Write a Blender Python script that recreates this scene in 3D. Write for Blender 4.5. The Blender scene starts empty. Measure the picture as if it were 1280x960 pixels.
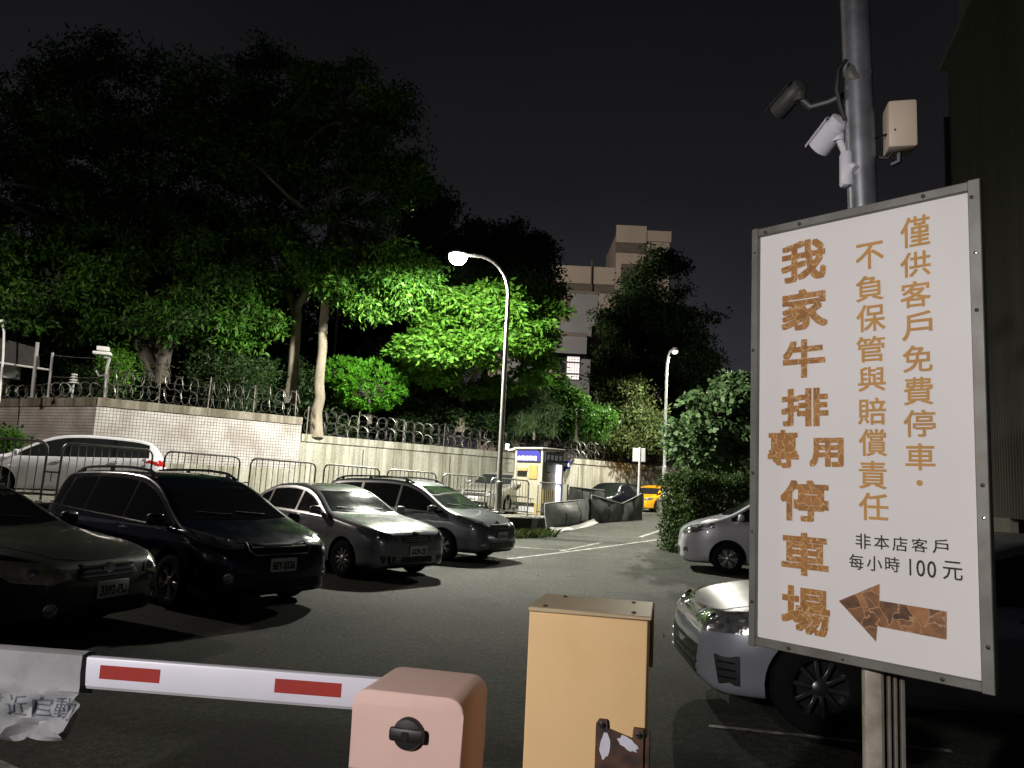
import bpy, bmesh, math, random
import numpy as np
from mathutils import Vector, Matrix
from mathutils.bvhtree import BVHTree
from mathutils.geometry import delaunay_2d_cdt

random.seed(7)
RNG = np.random.default_rng(11)
S = bpy.context.scene
COL = S.collection
R = math.radians

# ------------------------------------------------------------------ camera
cam = bpy.data.cameras.new('camera')
cam.sensor_width = 36.0
cam.lens = 36.0 * 955.0 / 1280.0
cam.clip_start = 0.05
cam.clip_end = 2000.0
camo = bpy.data.objects.new('camera', cam)
camo.matrix_world = Matrix.Translation((0, 0, 1.65)) @ Matrix.Rotation(R(97.3), 4, 'X') @ Matrix.Rotation(R(2.8), 4, 'Z')
COL.objects.link(camo)
S.camera = camo

# ------------------------------------------------------------------ world: city night sky
w = bpy.data.worlds.new('World')
S.world = w
w.use_nodes = True
nt = w.node_tree
nt.nodes.clear()
wo = nt.nodes.new('ShaderNodeOutputWorld')
bg = nt.nodes.new('ShaderNodeBackground')
tc = nt.nodes.new('ShaderNodeTexCoord')
sx = nt.nodes.new('ShaderNodeSeparateXYZ')
cr = nt.nodes.new('ShaderNodeValToRGB')
nz = nt.nodes.new('ShaderNodeTexNoise')
nz.inputs['Scale'].default_value = 2.2
nz.inputs['Detail'].default_value = 5
mx = nt.nodes.new('ShaderNodeMath'); mx.operation = 'MULTIPLY_ADD'
mx.inputs[1].default_value = 0.22
ad = nt.nodes.new('ShaderNodeMath'); ad.operation = 'ADD'
ad.inputs[1].default_value = -0.11
nt.links.new(tc.outputs['Generated'], sx.inputs[0])
nt.links.new(tc.outputs['Generated'], nz.inputs['Vector'])
nt.links.new(nz.outputs['Fac'], mx.inputs[0])
nt.links.new(sx.outputs['Z'], mx.inputs[2])
nt.links.new(mx.outputs[0], ad.inputs[0])
nt.links.new(ad.outputs[0], cr.inputs[0])
e = cr.color_ramp.elements
e[0].position = 0.0; e[0].color = (0.030, 0.0275, 0.033, 1)
e[1].position = 0.62; e[1].color = (0.0046, 0.0045, 0.0056, 1)
x_ = e.new(0.16); x_.color = (0.027, 0.0255, 0.030, 1)
x_ = e.new(0.36); x_.color = (0.0105, 0.0101, 0.0122, 1)
nt.links.new(cr.outputs[0], bg.inputs[0])
bg.inputs[1].default_value = 1.0
nt.links.new(bg.outputs[0], wo.inputs[0])

S.view_settings.view_transform = 'Standard'
S.view_settings.look = 'None'
S.view_settings.exposure = 0.0
S.view_settings.gamma = 1.0
S.cycles.use_denoising = True
S.cycles.max_bounces = 6
S.cycles.diffuse_bounces = 3
S.cycles.glossy_bounces = 3
S.cycles.transmission_bounces = 4
S.cycles.transparent_max_bounces = 6
S.cycles.caustics_reflective = False
S.cycles.caustics_refractive = False
S.cycles.sample_clamp_indirect = 4.0

LAMP_MAIN = 14000.0      # W, lit street lamp over the barricades
LAMP_FAR = 9000.0       # the second lamp down the lane
LAMP_LEFT = 2600.0      # lamp by the guard booth, left of the frame
FILL_SHOP = 1400.0      # added lamp behind the camera, standing in for shop light
FILL_CAMPUS = 27000.0    # added unseen flood lamp, standing in for city light on the beige building
TUBE_KIOSK = 2.2

# ------------------------------------------------------------------ materials
def mat(name, col, rough=0.6, metal=0.0, var=0.0, vscale=6.0, bump=0.0, bscale=30.0, coat=0.0, spec=0.5,
        dirt=None, dscale=1.5, dlo=0.45, dhi=0.7, stretch=None, emit=None, estr=0.0, rvar=0.0):
    m = bpy.data.materials.new(name)
    m.use_nodes = True
    n = m.node_tree
    b = n.nodes['Principled BSDF']
    b.inputs['Base Color'].default_value = (*col, 1)
    b.inputs['Roughness'].default_value = rough
    b.inputs['Metallic'].default_value = metal
    b.inputs['Coat Weight'].default_value = coat
    b.inputs['Coat Roughness'].default_value = 0.04
    b.inputs['Specular IOR Level'].default_value = spec
    src = None
    if var or bump or dirt or rvar:
        t = n.nodes.new('ShaderNodeTexCoord')
        src = t.outputs['Object']
        if stretch:
            mp = n.nodes.new('ShaderNodeMapping')
            mp.inputs['Scale'].default_value = stretch
            n.links.new(src, mp.inputs['Vector'])
            src = mp.outputs[0]
    cur = None
    if var:
        z = n.nodes.new('ShaderNodeTexNoise')
        z.inputs['Scale'].default_value = vscale
        z.inputs['Detail'].default_value = 6
        n.links.new(src, z.inputs['Vector'])
        c = n.nodes.new('ShaderNodeValToRGB')
        c.color_ramp.elements[0].position = 0.3
        c.color_ramp.elements[1].position = 0.7
        c.color_ramp.elements[0].color = (*[max(0, v * (1 - var)) for v in col], 1)
        c.color_ramp.elements[1].color = (*[v * (1 + var) for v in col], 1)
        n.links.new(z.outputs['Fac'], c.inputs[0])
        cur = c.outputs[0]
    if dirt:
        z = n.nodes.new('ShaderNodeTexNoise')
        z.inputs['Scale'].default_value = dscale
        z.inputs['Detail'].default_value = 8
        z.inputs['Roughness'].default_value = 0.65
        n.links.new(src, z.inputs['Vector'])
        c = n.nodes.new('ShaderNodeMapRange')
        c.inputs[1].default_value = dlo
        c.inputs[2].default_value = dhi
        n.links.new(z.outputs['Fac'], c.inputs[0])
        mi = n.nodes.new('ShaderNodeMix'); mi.data_type = 'RGBA'
        n.links.new(c.outputs[0], mi.inputs[0])
        if cur: n.links.new(cur, mi.inputs[6])
        else: mi.inputs[6].default_value = (*col, 1)
        mi.inputs[7].default_value = (*dirt, 1)
        cur = mi.outputs[2]
    if cur: n.links.new(cur, b.inputs['Base Color'])
    if rvar:
        z = n.nodes.new('ShaderNodeTexNoise'); z.inputs['Scale'].default_value = 5; z.inputs['Detail'].default_value = 6
        n.links.new(src, z.inputs['Vector'])
        c = n.nodes.new('ShaderNodeMapRange'); c.inputs[3].default_value = max(0.02, rough - rvar); c.inputs[4].default_value = rough + rvar
        n.links.new(z.outputs['Fac'], c.inputs[0]); n.links.new(c.outputs[0], b.inputs['Roughness'])
    if bump:
        z = n.nodes.new('ShaderNodeTexNoise')
        z.inputs['Scale'].default_value = bscale
        z.inputs['Detail'].default_value = 5
        n.links.new(src, z.inputs['Vector'])
        bp = n.nodes.new('ShaderNodeBump')
        bp.inputs['Strength'].default_value = bump
        bp.inputs['Distance'].default_value = 0.02
        n.links.new(z.outputs['Fac'], bp.inputs['Height'])
        n.links.new(bp.outputs[0], b.inputs['Normal'])
    if emit:
        b.inputs['Emission Color'].default_value = (*emit, 1)
        b.inputs['Emission Strength'].default_value = estr
    return m

def leaf_mat(name, lo, hi, trans=0.35):
    m = bpy.data.materials.new(name); m.use_nodes = True
    n = m.node_tree; n.nodes.clear()
    o = n.nodes.new('ShaderNodeOutputMaterial')
    g = n.nodes.new('ShaderNodeNewGeometry')
    c = n.nodes.new('ShaderNodeValToRGB')
    c.color_ramp.elements[0].color = (*lo, 1); c.color_ramp.elements[1].color = (*hi, 1)
    el = c.color_ramp.elements.new(0.93); el.color = (*[a * .7 + b * .3 for a, b in zip(hi, lo)], 1)
    n.links.new(g.outputs['Random Per Island'], c.inputs[0])
    p = n.nodes.new('ShaderNodeBsdfPrincipled'); p.inputs['Roughness'].default_value = 0.55
    p.inputs['Specular IOR Level'].default_value = 0.2
    t = n.nodes.new('ShaderNodeBsdfTranslucent')
    k = n.nodes.new('ShaderNodeMixShader'); k.inputs[0].default_value = trans
    n.links.new(c.outputs[0], p.inputs['Base Color']); n.links.new(c.outputs[0], t.inputs['Color'])
    n.links.new(p.outputs[0], k.inputs[1]); n.links.new(t.outputs[0], k.inputs[2]); n.links.new(k.outputs[0], o.inputs[0])
    return m

# ------------------------------------------------------------------ mesh building
class MB:
    def __init__(s): s.v = []; s.f = []; s.sm = []
    def add(s, vs, fs, smooth=False):
        o = len(s.v)
        s.v += [tuple(p) for p in vs]
        s.f += [tuple(i + o for i in q) for q in fs]
        s.sm += [smooth] * len(fs)
        return s
    def box(s, c, d, rot=None, bevel=0.0, seg=2):
        if bevel:
            bm = bmesh.new(); bmesh.ops.create_cube(bm, size=1.0)
            for v in bm.verts: v.co = Vector((v.co.x * d[0], v.co.y * d[1], v.co.z * d[2]))
            bmesh.ops.bevel(bm, geom=bm.edges[:], offset=bevel, segments=seg, affect='EDGES', profile=0.5)
            vs = [v.co.copy() for v in bm.verts]
            bm.verts.index_update(); fs = [[v.index for v in f.verts] for f in bm.faces]
            bm.free()
            sm = True
        else:
            x, y, z = d[0] / 2, d[1] / 2, d[2] / 2
            vs = [Vector(p) for p in [(-x, -y, -z), (x, -y, -z), (x, y, -z), (-x, y, -z), (-x, -y, z), (x, -y, z), (x, y, z), (-x, y, z)]]
            fs = [(3, 2, 1, 0), (4, 5, 6, 7), (0, 1, 5, 4), (1, 2, 6, 5), (2, 3, 7, 6), (3, 0, 4, 7)]
            sm = False
        if rot is not None:
            M = rot if isinstance(rot, Matrix) else Matrix.Rotation(rot, 3, 'Z')
            vs = [M @ v for v in vs]
        return s.add([v + Vector(c) for v in vs], fs, sm)
    def tube(s, pts, r, n=8, caps=True, closed=False):
        pts = [Vector(p) for p in pts]
        rs = r if isinstance(r, (list, tuple)) else [r] * len(pts)
        N = len(pts); rings = []; up = None
        for i, p in enumerate(pts):
            a = pts[(i - 1) % N] if (closed or i > 0) else p
            b = pts[(i + 1) % N] if (closed or i < N - 1) else p
            t = (b - a)
            if t.length < 1e-9: t = Vector((0, 0, 1))
            t.normalize()
            if up is None:
                up = Vector((0, 0, 1)) if abs(t.z) < .9 else Vector((1, 0, 0))
            u = t.cross(up)
            if u.length < 1e-4: u = t.cross(Vector((0, 1, 0)))
            u.normalize(); vv = u.cross(t); up = vv
            rings.append([p + u * (rs[i] * math.cos(2 * math.pi * k / n)) + vv * (rs[i] * math.sin(2 * math.pi * k / n)) for k in range(n)])
        vs = [q for g_ in rings for q in g_]; fs = []
        for i in range(N if closed else N - 1):
            j = (i + 1) % N
            for k in range(n):
                l = (k + 1) % n
                fs.append((i * n + k, i * n + l, j * n + l, j * n + k))
        if caps and not closed:
            fs.append(tuple(range(n))[::-1]); fs.append(tuple((N - 1) * n + k for k in range(n)))
        return s.add(vs, fs, n > 4)
    def lathe(s, prof, axis='z', n=20, c=(0, 0, 0), M=None, smooth=True, caps=True):
        vs = []; fs = []
        for (r, h) in prof:
            for k in range(n):
                a = 2 * math.pi * k / n
                p = {'z': (r * math.cos(a), r * math.sin(a), h), 'y': (r * math.cos(a), h, r * math.sin(a)), 'x': (h, r * math.cos(a), r * math.sin(a))}[axis]
                p = Vector(p)
                if M is not None: p = M @ p
                vs.append(p + Vector(c))
        m = len(prof)
        for i in range(m - 1):
            for k in range(n):
                l = (k + 1) % n
                fs.append((i * n + k, i * n + l, (i + 1) * n + l, (i + 1) * n + k))
        if caps: fs.append(tuple(range(n))[::-1]); fs.append(tuple((m - 1) * n + k for k in range(n)))
        return s.add(vs, fs, smooth)
    def prism(s, poly, h, M=Matrix.Identity(4)):
        n = len(poly)
        vs = [M @ Vector((x, y, 0)) for x, y in poly] + [M @ Vector((x, y, h)) for x, y in poly]
        fs = [tuple(range(n))[::-1], tuple(range(n, 2 * n))] + [(i, (i + 1) % n, n + (i + 1) % n, n + i) for i in range(n)]
        return s.add(vs, fs)
    def quad(s, a, b, c, d): return s.add([a, b, c, d], [(0, 1, 2, 3)])
    def mesh(s, name, m, fix=True):
        me = bpy.data.meshes.new(name)
        me.from_pydata(s.v, [], s.f)
        me.polygons.foreach_set('use_smooth', s.sm)
        if fix:
            bm = bmesh.new(); bm.from_mesh(me)
            bmesh.ops.recalc_face_normals(bm, faces=bm.faces[:]); bm.to_mesh(me); bm.free()
        for q in (m if isinstance(m, (list, tuple)) else [m]): me.materials.append(q)
        if any(s.sm): me.set_sharp_from_angle(angle=R(38))
        me.update()
        return me
    def obj(s, name, m, parent=None, loc=None, fix=True):
        return link(name, s.mesh(name, m, fix), parent, loc)

def link(name, me, parent=None, loc=None, rot=None):
    o = bpy.data.objects.new(name, me)
    COL.objects.link(o)
    if parent is not None: o.parent = parent
    if loc is not None: o.location = loc
    if rot is not None: o.rotation_euler = rot
    return o

def tag(o, label=None, cat=None, group=None, kind=None):
    if label: o['label'] = label
    if cat: o['category'] = cat
    if group: o['group'] = group
    if kind: o['kind'] = kind
    return o

def thing(name, label, cat, loc=(0, 0, 0), rz=0.0, group=None):
    o = bpy.data.objects.new(name, None)
    o.empty_display_size = 0.2
    COL.objects.link(o)
    o.location = loc; o.rotation_euler = (0, 0, rz)
    return tag(o, label, cat, group)

def copy_tree(o, parent=None):
    c = o.copy(); COL.objects.link(c)
    if parent is not None: c.parent = parent
    for ch in o.children: copy_tree(ch, c)
    return c

def text_geo(ch, offset=0.0, extrude=0.0, shear=0.0):
    cu = bpy.data.curves.new('t', 'FONT'); cu.body = ch; cu.offset = offset; cu.extrude = extrude; cu.resolution_u = 3
    o = bpy.data.objects.new('t', cu); COL.objects.link(o)
    dg = bpy.context.evaluated_depsgraph_get()
    me = bpy.data.meshes.new_from_object(o.evaluated_get(dg))
    bpy.data.objects.remove(o)
    vs = np.array([v.co[:] for v in me.vertices]); fs = [tuple(p.vertices) for p in me.polygons]
    bpy.data.meshes.remove(me)
    return vs, fs

def text_fit(mb, ch, box, M, bold=0.0, h=0.0):
    """put the glyphs of ch into box (u0,v0,u1,v1) of the plane M; bold thickens the strokes by that many metres"""
    vs, fs = text_geo(ch)
    lo = vs.min(0); hi = vs.max(0)
    sx_ = (box[2] - box[0] - 2 * bold) / max(1e-6, hi[0] - lo[0]); sy_ = (box[3] - box[1] - 2 * bold) / max(1e-6, hi[1] - lo[1])
    sh = [(0, 0)]
    if bold: sh += [(bold * a, bold * b) for a in (-1, 0, 1) for b in (-1, 0, 1) if a or b]
    for k, (dx, dy) in enumerate(sh):
        mb.add([M @ Vector((box[0] + bold + (p[0] - lo[0]) * sx_ + dx, box[1] + bold + (p[1] - lo[1]) * sy_ + dy, h + k * .00004)) for p in vs], fs)

def frame(o, u, v):
    """4x4 with x axis u, y axis v, z = u x v at o"""
    u = Vector(u).normalized(); v = Vector(v).normalized(); n_ = u.cross(v)
    M = Matrix((u, v, n_)).transposed().to_4x4(); M.translation = Vector(o)
    return M

def pchip(xs, ys, x):
    xs = np.array(xs, float); ys = np.array(ys, float)
    if xs[0] > xs[-1]: xs = xs[::-1]; ys = ys[::-1]
    h = np.diff(xs); d = np.diff(ys) / h
    m = np.zeros_like(xs); m[0] = d[0]; m[-1] = d[-1]
    for i in range(1, len(xs) - 1):
        if d[i - 1] * d[i] > 0:
            w1 = 2 * h[i] + h[i - 1]; w2 = h[i] + 2 * h[i - 1]
            m[i] = (w1 + w2) / (w1 / d[i - 1] + w2 / d[i])
    x = np.clip(x, xs[0], xs[-1])
    i = np.clip(np.searchsorted(xs, x) - 1, 0, len(h) - 1)
    t = (x - xs[i]) / h[i]
    return ((1 + 2 * t) * (1 - t) ** 2 * ys[i] + t * (1 - t) ** 2 * h[i] * m[i] + t * t * (3 - 2 * t) * ys[i + 1] + t * t * (t - 1) * h[i] * m[i + 1])

# ------------------------------------------------------------------ the lit lamps (all on posts; the pavement and yard ones are added)
M_LAMPPOLE = mat('galvanised_lamp_pole', (.38, .37, .35), .55, metal=.35, var=.15, vscale=3, stretch=(1, 1, .2))
M_LAMPHEAD = mat('lamp_head_grey', (.35, .35, .35), .4, metal=.4)
def street_lamp(label, base, height, reach, az, watts, spot=165, tilt=0.0, col=(1.0, .98, .90), head_emit=60, group=None, collar=.9, bowl=.22, r0=.075, blend=.35, lean=0.0, soft=.1, pm=None):
    t = thing('street_lamp', label, 'street lamp', base, az, group)
    mb = MB()
    k0 = min(1.3, height * .3); pts = [(0, 0, 0), (0, 0, collar), (0, 0, collar + .02), (0, 0, height - k0)]; rr = [r0 * 1.35, r0 * 1.35, r0, r0 * .78]
    for k in range(1, 9):
        a = k / 8 * math.pi / 2
        pts.append((reach * .75 * (1 - math.cos(a)), 0, height - k0 + (k0 - .05) * math.sin(a))); rr.append(r0 * .75)
    pts.append((reach, 0, height - .02)); rr.append(r0 * .7)
    mb.tube(pts, rr, 14); mb.obj('pole', pm or M_LAMPPOLE, t)
    mb = MB(); mb.box((0, 0, .02), (.34, .34, .04), bevel=.008, seg=1)
    for q in range(4): mb.lathe([(.02, 0), (.02, .06), (.01, .07)], 'z', 6, (.12 * (1 if q % 2 else -1), .12 * (1 if q > 1 else -1), .03))
    mb.obj('base_plate', M_LAMPHEAD, t)
    mb = MB(); mb.box((r0 * 1.35, 0, collar * .5), (.02, .10, .28), bevel=.006, seg=1); mb.obj('inspection_door', M_LAMPHEAD, t)
    mb = MB(); mb.lathe([(.03, .16), (.12, .15), (bowl * .95, .06), (bowl, 0), (bowl * .96, -.015)], 'z', 24, (reach + bowl * .6, 0, height - .02), Matrix.Rotation(tilt, 3, 'Y')); mb.obj('lamp_head', M_LAMPHEAD, t)
    mb = MB(); mb.lathe([(bowl * .94, -.016), (bowl * .98, -.35 * bowl), (bowl * .82, -.75 * bowl), (bowl * .5, -1.02 * bowl), (.02, -1.14 * bowl)], 'z', 24, (reach + bowl * .6, 0, height - .02), Matrix.Rotation(tilt, 3, 'Y'))
    em = bpy.data.materials.new('lamp_bowl'); em.use_nodes = True
    b = em.node_tree.nodes['Principled BSDF']; b.inputs['Emission Color'].default_value = (*col, 1); b.inputs['Emission Strength'].default_value = head_emit
    bo = mb.obj('lamp_bowl', em, t)
    l = bpy.data.lights.new('lamp_light', 'SPOT'); l.energy = watts; l.spot_size = R(spot); l.spot_blend = blend; l.color = col; l.shadow_soft_size = soft
    lo = bpy.data.objects.new('lamp_light', l); COL.objects.link(lo); lo.parent = t
    lo.location = (reach + bowl * .6, 0, height - .40 if soft < .2 else height - .50); lo.rotation_euler = (lean, tilt, 0)
    return t
street_lamp('brightly lit street lamp with curved arm over the barricades', (-0.235, 22.500, 0.743), 7.75, 1.45, R(172), LAMP_MAIN, 180, R(0), (1.0, .98, .85), 90, bowl=.29, blend=.38, lean=R(-20), soft=.22)
street_lamp('dimmer grey street lamp at the end of the hoarding, lane end', (7.674, 37.700, 0.365), 8.25, .35, R(20), LAMP_FAR, 176, R(-4), (1.0, .95, .80), 1.2, bowl=.17, collar=2.4, pm=mat('pale_lamp_pole', (.62, .64, .62), .5, var=.08))
street_lamp('street lamp by the guard booth to the left of the white car', (-17.5, 14.5, .9), 8.2, 1.5, R(60), LAMP_LEFT, 178, R(-8), (1.0, .88, .76), 40)
street_lamp('added low lamp post standing in for shop light on the white sign', (-3.6, -2.7, 0), 3.5, .25, R(56), FILL_SHOP, 62, R(-72), (1.0, .935, .905), 30, bowl=.16, collar=.3, r0=.05, blend=.75)
street_lamp('added tall flood lamp in the campus yard to light the beige building', (-9, 38, 2.3), 15.8, 1.2, R(63), FILL_CAMPUS, 54, R(-84), (1.0, .87, .72), 4, blend=.3)

# ------------------------------------------------------------------ cars
M_GLASS = mat('tinted_glass', (0.012, 0.014, 0.014), 0.06, spec=0.6, rvar=0.03)
M_GLASS_DUSTY = mat('dusty_windscreen', (0.030, 0.036, 0.033), 0.07, spec=0.6, var=.35, vscale=3, rvar=.03)
M_TYRE = mat('tyre_rubber', (0.007, 0.007, 0.007), 0.95, spec=.15, bump=.3, bscale=60)
M_RIM = mat('alloy', (0.42, 0.42, 0.43), 0.32, metal=0.9, var=.15)
M_RIM_DARK = mat('dark_alloy', (0.16, 0.16, 0.165), 0.3, metal=0.9, var=.2)
M_BLACK = mat('black_plastic', (0.008, 0.008, 0.008), 0.5)
M_TRIM = mat('black_gloss_trim', (0.006, 0.006, 0.006), 0.25)
M_CHROME = mat('chrome', (0.7, 0.7, 0.7), 0.12, metal=1.0)
M_LAMP_GLASS = mat('headlight_glass', (0.30, 0.31, 0.31), 0.10, metal=0.75, var=.5, vscale=22, coat=1.0, bump=.25, bscale=26)
M_LAMP_YELLOW = mat('aged_headlight_glass', (0.34, 0.33, 0.22), 0.3, metal=0.2, var=.3, vscale=16, coat=.6)
M_RED_LAMP = mat('tail_light_red', (0.35, 0.012, 0.012), 0.15, coat=1.0)
M_PLATE = mat('plate_white', (0.62, 0.62, 0.60), 0.5, var=.08)
M_INK = mat('ink_black', (0.012, 0.012, 0.012), 0.6)
M_WELL = mat('wheel_well', (0.006, 0.006, 0.006), 0.9)

def paint(name, col, metal=0.5, rough=0.35, dust=None, coat=0.9):
    m = mat(name, col, rough, metal=metal, coat=coat, var=0.10, vscale=3.0, rvar=0.08,
            dirt=dust, dscale=2.2, dlo=.45, dhi=.95)
    return m

SEDAN = dict(top=[(1.00, .40), (.985, .475), (.93, .53), (.78, .59), (.56, .64), (.42, .672), (.08, .925), (-.04, .975), (-.22, 1.0), (-.42, .985), (-.56, .925), (-.79, .755), (-.90, .73), (-.97, .69), (-1.0, .50)],
             cowl=.41, wtop=.075, rtop=-.55, rbase=-.78, rear_z=(.755, .925), dlo=[(.34, -.045), (-.075, -.46), (-.49, -.60)], belt=(.635, .70))
HATCH = dict(top=[(1.00, .40), (.99, .455), (.95, .51), (.83, .565), (.66, .61), (.55, .64), (.13, .935), (-.02, .982), (-.25, 1.0), (-.55, .985), (-.78, .945), (-.86, .88), (-.955, .68), (-.985, .60), (-1.0, .48)],
             cowl=.545, wtop=.135, rtop=-.80, rbase=-.945, rear_z=(.70, .91), dlo=[(.47, -.01), (-.04, -.44), (-.475, -.78)], belt=(.61, .68))
MPV = dict(top=[(1.00, .36), (.99, .43), (.95, .49), (.85, .555), (.72, .605), (.63, .64), (.20, .935), (.05, .982), (-.2, 1.0), (-.55, .99), (-.83, .95), (-.91, .86), (-.965, .66), (-.985, .58), (-1.0, .45)],
           cowl=.625, wtop=.205, rtop=-.85, rbase=-.955, rear_z=(.68, .92), dlo=[(.54, .05), (.02, -.42), (-.455, -.84)], belt=(.585, .66))

def car(name, label, loc, heading, L, W, H, style, pm, r=0.31, axles=(.60, -.60), glass=None, wind=None, spokes=7, rim=None,
        hl=None, hlmat=None, grille=None, intake=None, fog=None, plate=None, plate_z=.42, rails=False, rail_mat=None, chrome_line=False,
        tail=None, simple=False, cat='car', zb=.19, mirror_mat=None, grille_mat=None, group=None, bars=3, frame_grille=False,
        tyre_w=.2, round_f=.62, badge=None):
    glass = glass or M_GLASS; wind = wind or glass; rim = rim or M_RIM
    hx, hy = heading
    root = thing(name, label, cat, loc, math.atan2(hy, hx), group)
    h = L / 2; st = style
    tx = [a * h for a, _ in st['top']]; tz = [b * H for _, b in st['top']]
    ztop = lambda x: pchip(tx, tz, x)
    belt = lambda x: np.interp(x, [-h, h * .5, h], [st['belt'][1] * H, st['belt'][0] * H, st['belt'][0] * H])
    def wid(x):
        a = np.clip((h - x) / .80, 0, 1); b = np.clip((x + h) / .62, 0, 1)
        f = round_f + (1 - round_f) * (1 - (1 - a) ** 2.6) ** .62
        g = .70 + .30 * (1 - (1 - b) ** 2.6) ** .6
        return W / 2 * np.minimum(f, g)
    tum = (.945 * W / 2 - .66 * W / 2) / (H * (1 - st['belt'][0]))
    u = np.linspace(-1, 1, 34 if simple else 76)
    xs = h * (.55 * u + .45 * np.sin(math.pi * u / 2))
    zt = ztop(xs); ws = wid(xs); zs = np.minimum(belt(xs), zt - .05)
    end = np.maximum(np.clip(1 - (h - xs) / .18, 0, 1), np.clip(1 - (xs + h) / .18, 0, 1))
    zbs = zb + .10 * end ** 2
    secs = []
    for i in range(len(xs)):
        w_, z0, z1, z2 = ws[i], zbs[i], zs[i], zt[i]
        d = max(z1 - z0, .05)
        ys = lambda z: .945 * w_ - tum * (z - z1)
        up = z2 - z1
        c = [(0, z0), (.62 * w_, z0), (.90 * w_, z0 + .015), (.972 * w_, z0 + .10 * d), (.985 * w_, z0 + .22 * d), (.995 * w_, z0 + .48 * d), (w_, z0 + .66 * d), (.99 * w_, z0 + .84 * d), (.972 * w_, z0 + .94 * d), (.950 * w_, z1)]
        for f in (.12, .4, .68):
            c.append((ys(z1 + f * (up - .06)) if up > .07 else w_ * (.945 - .02 * f), z1 + f * max(up - .06, up * .35)))
        ze = z1 + max(up - .06, up * .35)
        ye = ys(ze) if up > .07 else .92 * w_
        c += [(ye, ze), (ye - .035, z2 - .022 if up > .07 else z1 + .7 * up), (ye * .80, z2 - .006), (ye * .42, z2), (0, z2 + .004)]
        secs.append(c)
    secs = np.array(secs)
    # Catmull-Rom across each section
    sub = 1 if simple else 2
    n = secs.shape[1]; out = []
    for i in range(n - 1):
        p0 = secs[:, max(i - 1, 0)]; p1 = secs[:, i]; p2 = secs[:, i + 1]; p3 = secs[:, min(i + 2, n - 1)]
        for k in range(sub):
            t = k / sub
            out.append(.5 * ((2 * p1) + (-p0 + p2) * t + (2 * p0 - 5 * p1 + 4 * p2 - p3) * t * t + (-p0 + 3 * p1 - 3 * p2 + p3) * t ** 3))
    out.append(secs[:, -1])
    half = np.stack(out, 1)            # station, point, (y,z)
    half[:, 0, 0] = 0; half[:, -1, 0] = 0
    m = half.shape[1]
    ring = np.concatenate([half, half[:, m - 2:0:-1] * np.array([-1, 1])], 1)
    k = ring.shape[1]
    V = [(xs[i], ring[i, j, 0], ring[i, j, 1]) for i in range(len(xs)) for j in range(k)]
    Fc = [(i * k + j, i * k + (j + 1) % k, (i + 1) * k + (j + 1) % k, (i + 1) * k + j) for i in range(len(xs) - 1) for j in range(k)]
    for i, sgn in ((0, -1), (len(xs) - 1, 1)):
        V.append((xs[i] + sgn * .035, 0, float(ring[i, :, 1].mean()))); ci = len(V) - 1
        for j in range(k): Fc.append((i * k + j, i * k + (j + 1) % k, ci))
    mb = MB(); mb.add(V, Fc, True)
    me = mb.mesh('body', [pm, M_WELL])
    bvh = BVHTree.FromPolygons([v.co.copy() for v in me.vertices], [tuple(p.vertices) for p in me.polygons])
    # wheel arches
    ax = [a * h for a in axles]
    cut = MB()
    for a in ax:
        for s_ in (1, -1):
            cut.lathe([(r + .055, W / 2 - .30), (r + .055, W / 2 + .2)], 'y', 36, (a, 0, r), M=Matrix.Diagonal((1, s_, 1)))
    co = cut.obj('cut', M_WELL)
    bo = link('body', me, root)
    bm_ = bo.modifiers.new('b', 'BOOLEAN'); bm_.operation = 'DIFFERENCE'; bm_.object = co; bm_.solver = 'EXACT'
    save = (root.location.copy(), root.rotation_euler.copy())
    root.location = (0, 0, 0); root.rotation_euler = (0, 0, 0)
    bpy.context.view_layer.update()
    dg = bpy.context.evaluated_depsgraph_get()
    me2 = bpy.data.meshes.new_from_object(bo.evaluated_get(dg))
    bo.modifiers.clear(); bo.data = me2; me2.name = 'body'
    root.location, root.rotation_euler = save
    bpy.data.objects.remove(co)
    me2.materials.clear(); me2.materials.append(pm); me2.materials.append(M_WELL)
    for p in me2.polygons:
        c = p.center; idx = 0
        for a in ax:
            if math.hypot(c.x - a, c.z - r) < r + .052 and abs(c.y) < W / 2 * .97: idx = 1
        if p.normal.z < -.75 and c.z < zb + .14: idx = 1
        p.material_index = idx
    me2.set_sharp_from_angle(angle=R(40))

    def hit(mode, a, b):
        if mode == 'front': o_, d_ = Vector((h + 1, a, b)), Vector((-1, 0, 0))
        elif mode == 'rear': o_, d_ = Vector((-h - 1, a, b)), Vector((1, 0, 0))
        elif mode == 'left': o_, d_ = Vector((a, W, b)), Vector((0, -1, 0))
        elif mode == 'right': o_, d_ = Vector((a, -W, b)), Vector((0, 1, 0))
        else: o_, d_ = Vector((a, b, H + 1)), Vector((0, 0, -1))
        q, nn, _, _ = bvh.ray_cast(o_, d_)
        if q is None:
            q, nn, _, _ = bvh.find_nearest(o_ + d_ * (1.6 if mode in ('front', 'rear') else W / 2))
        if nn.dot(d_) > 0: nn = -nn
        return q, nn
    def panel(pname, poly, mode, m_, parent=root, off=.004, thick=.02, step=.07):
        pts = []
        for i in range(len(poly)):
            a = Vector(poly[i]); b = Vector(poly[(i + 1) % len(poly)])
            q = max(1, int((b - a).length / step))
            for t in range(q): pts.append(a + (b - a) * (t / q))
        ne = len(pts)
        xs_ = [p.x for p in pts]; ys_ = [p.y for p in pts]
        def inside(px, py):
            c = False; j = ne - 1
            for i in range(ne):
                if (pts[i].y > py) != (pts[j].y > py) and px < (pts[j].x - pts[i].x) * (py - pts[i].y) / (pts[j].y - pts[i].y) + pts[i].x: c = not c
                j = i
            return c
        x0 = min(xs_) + step * .6
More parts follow.
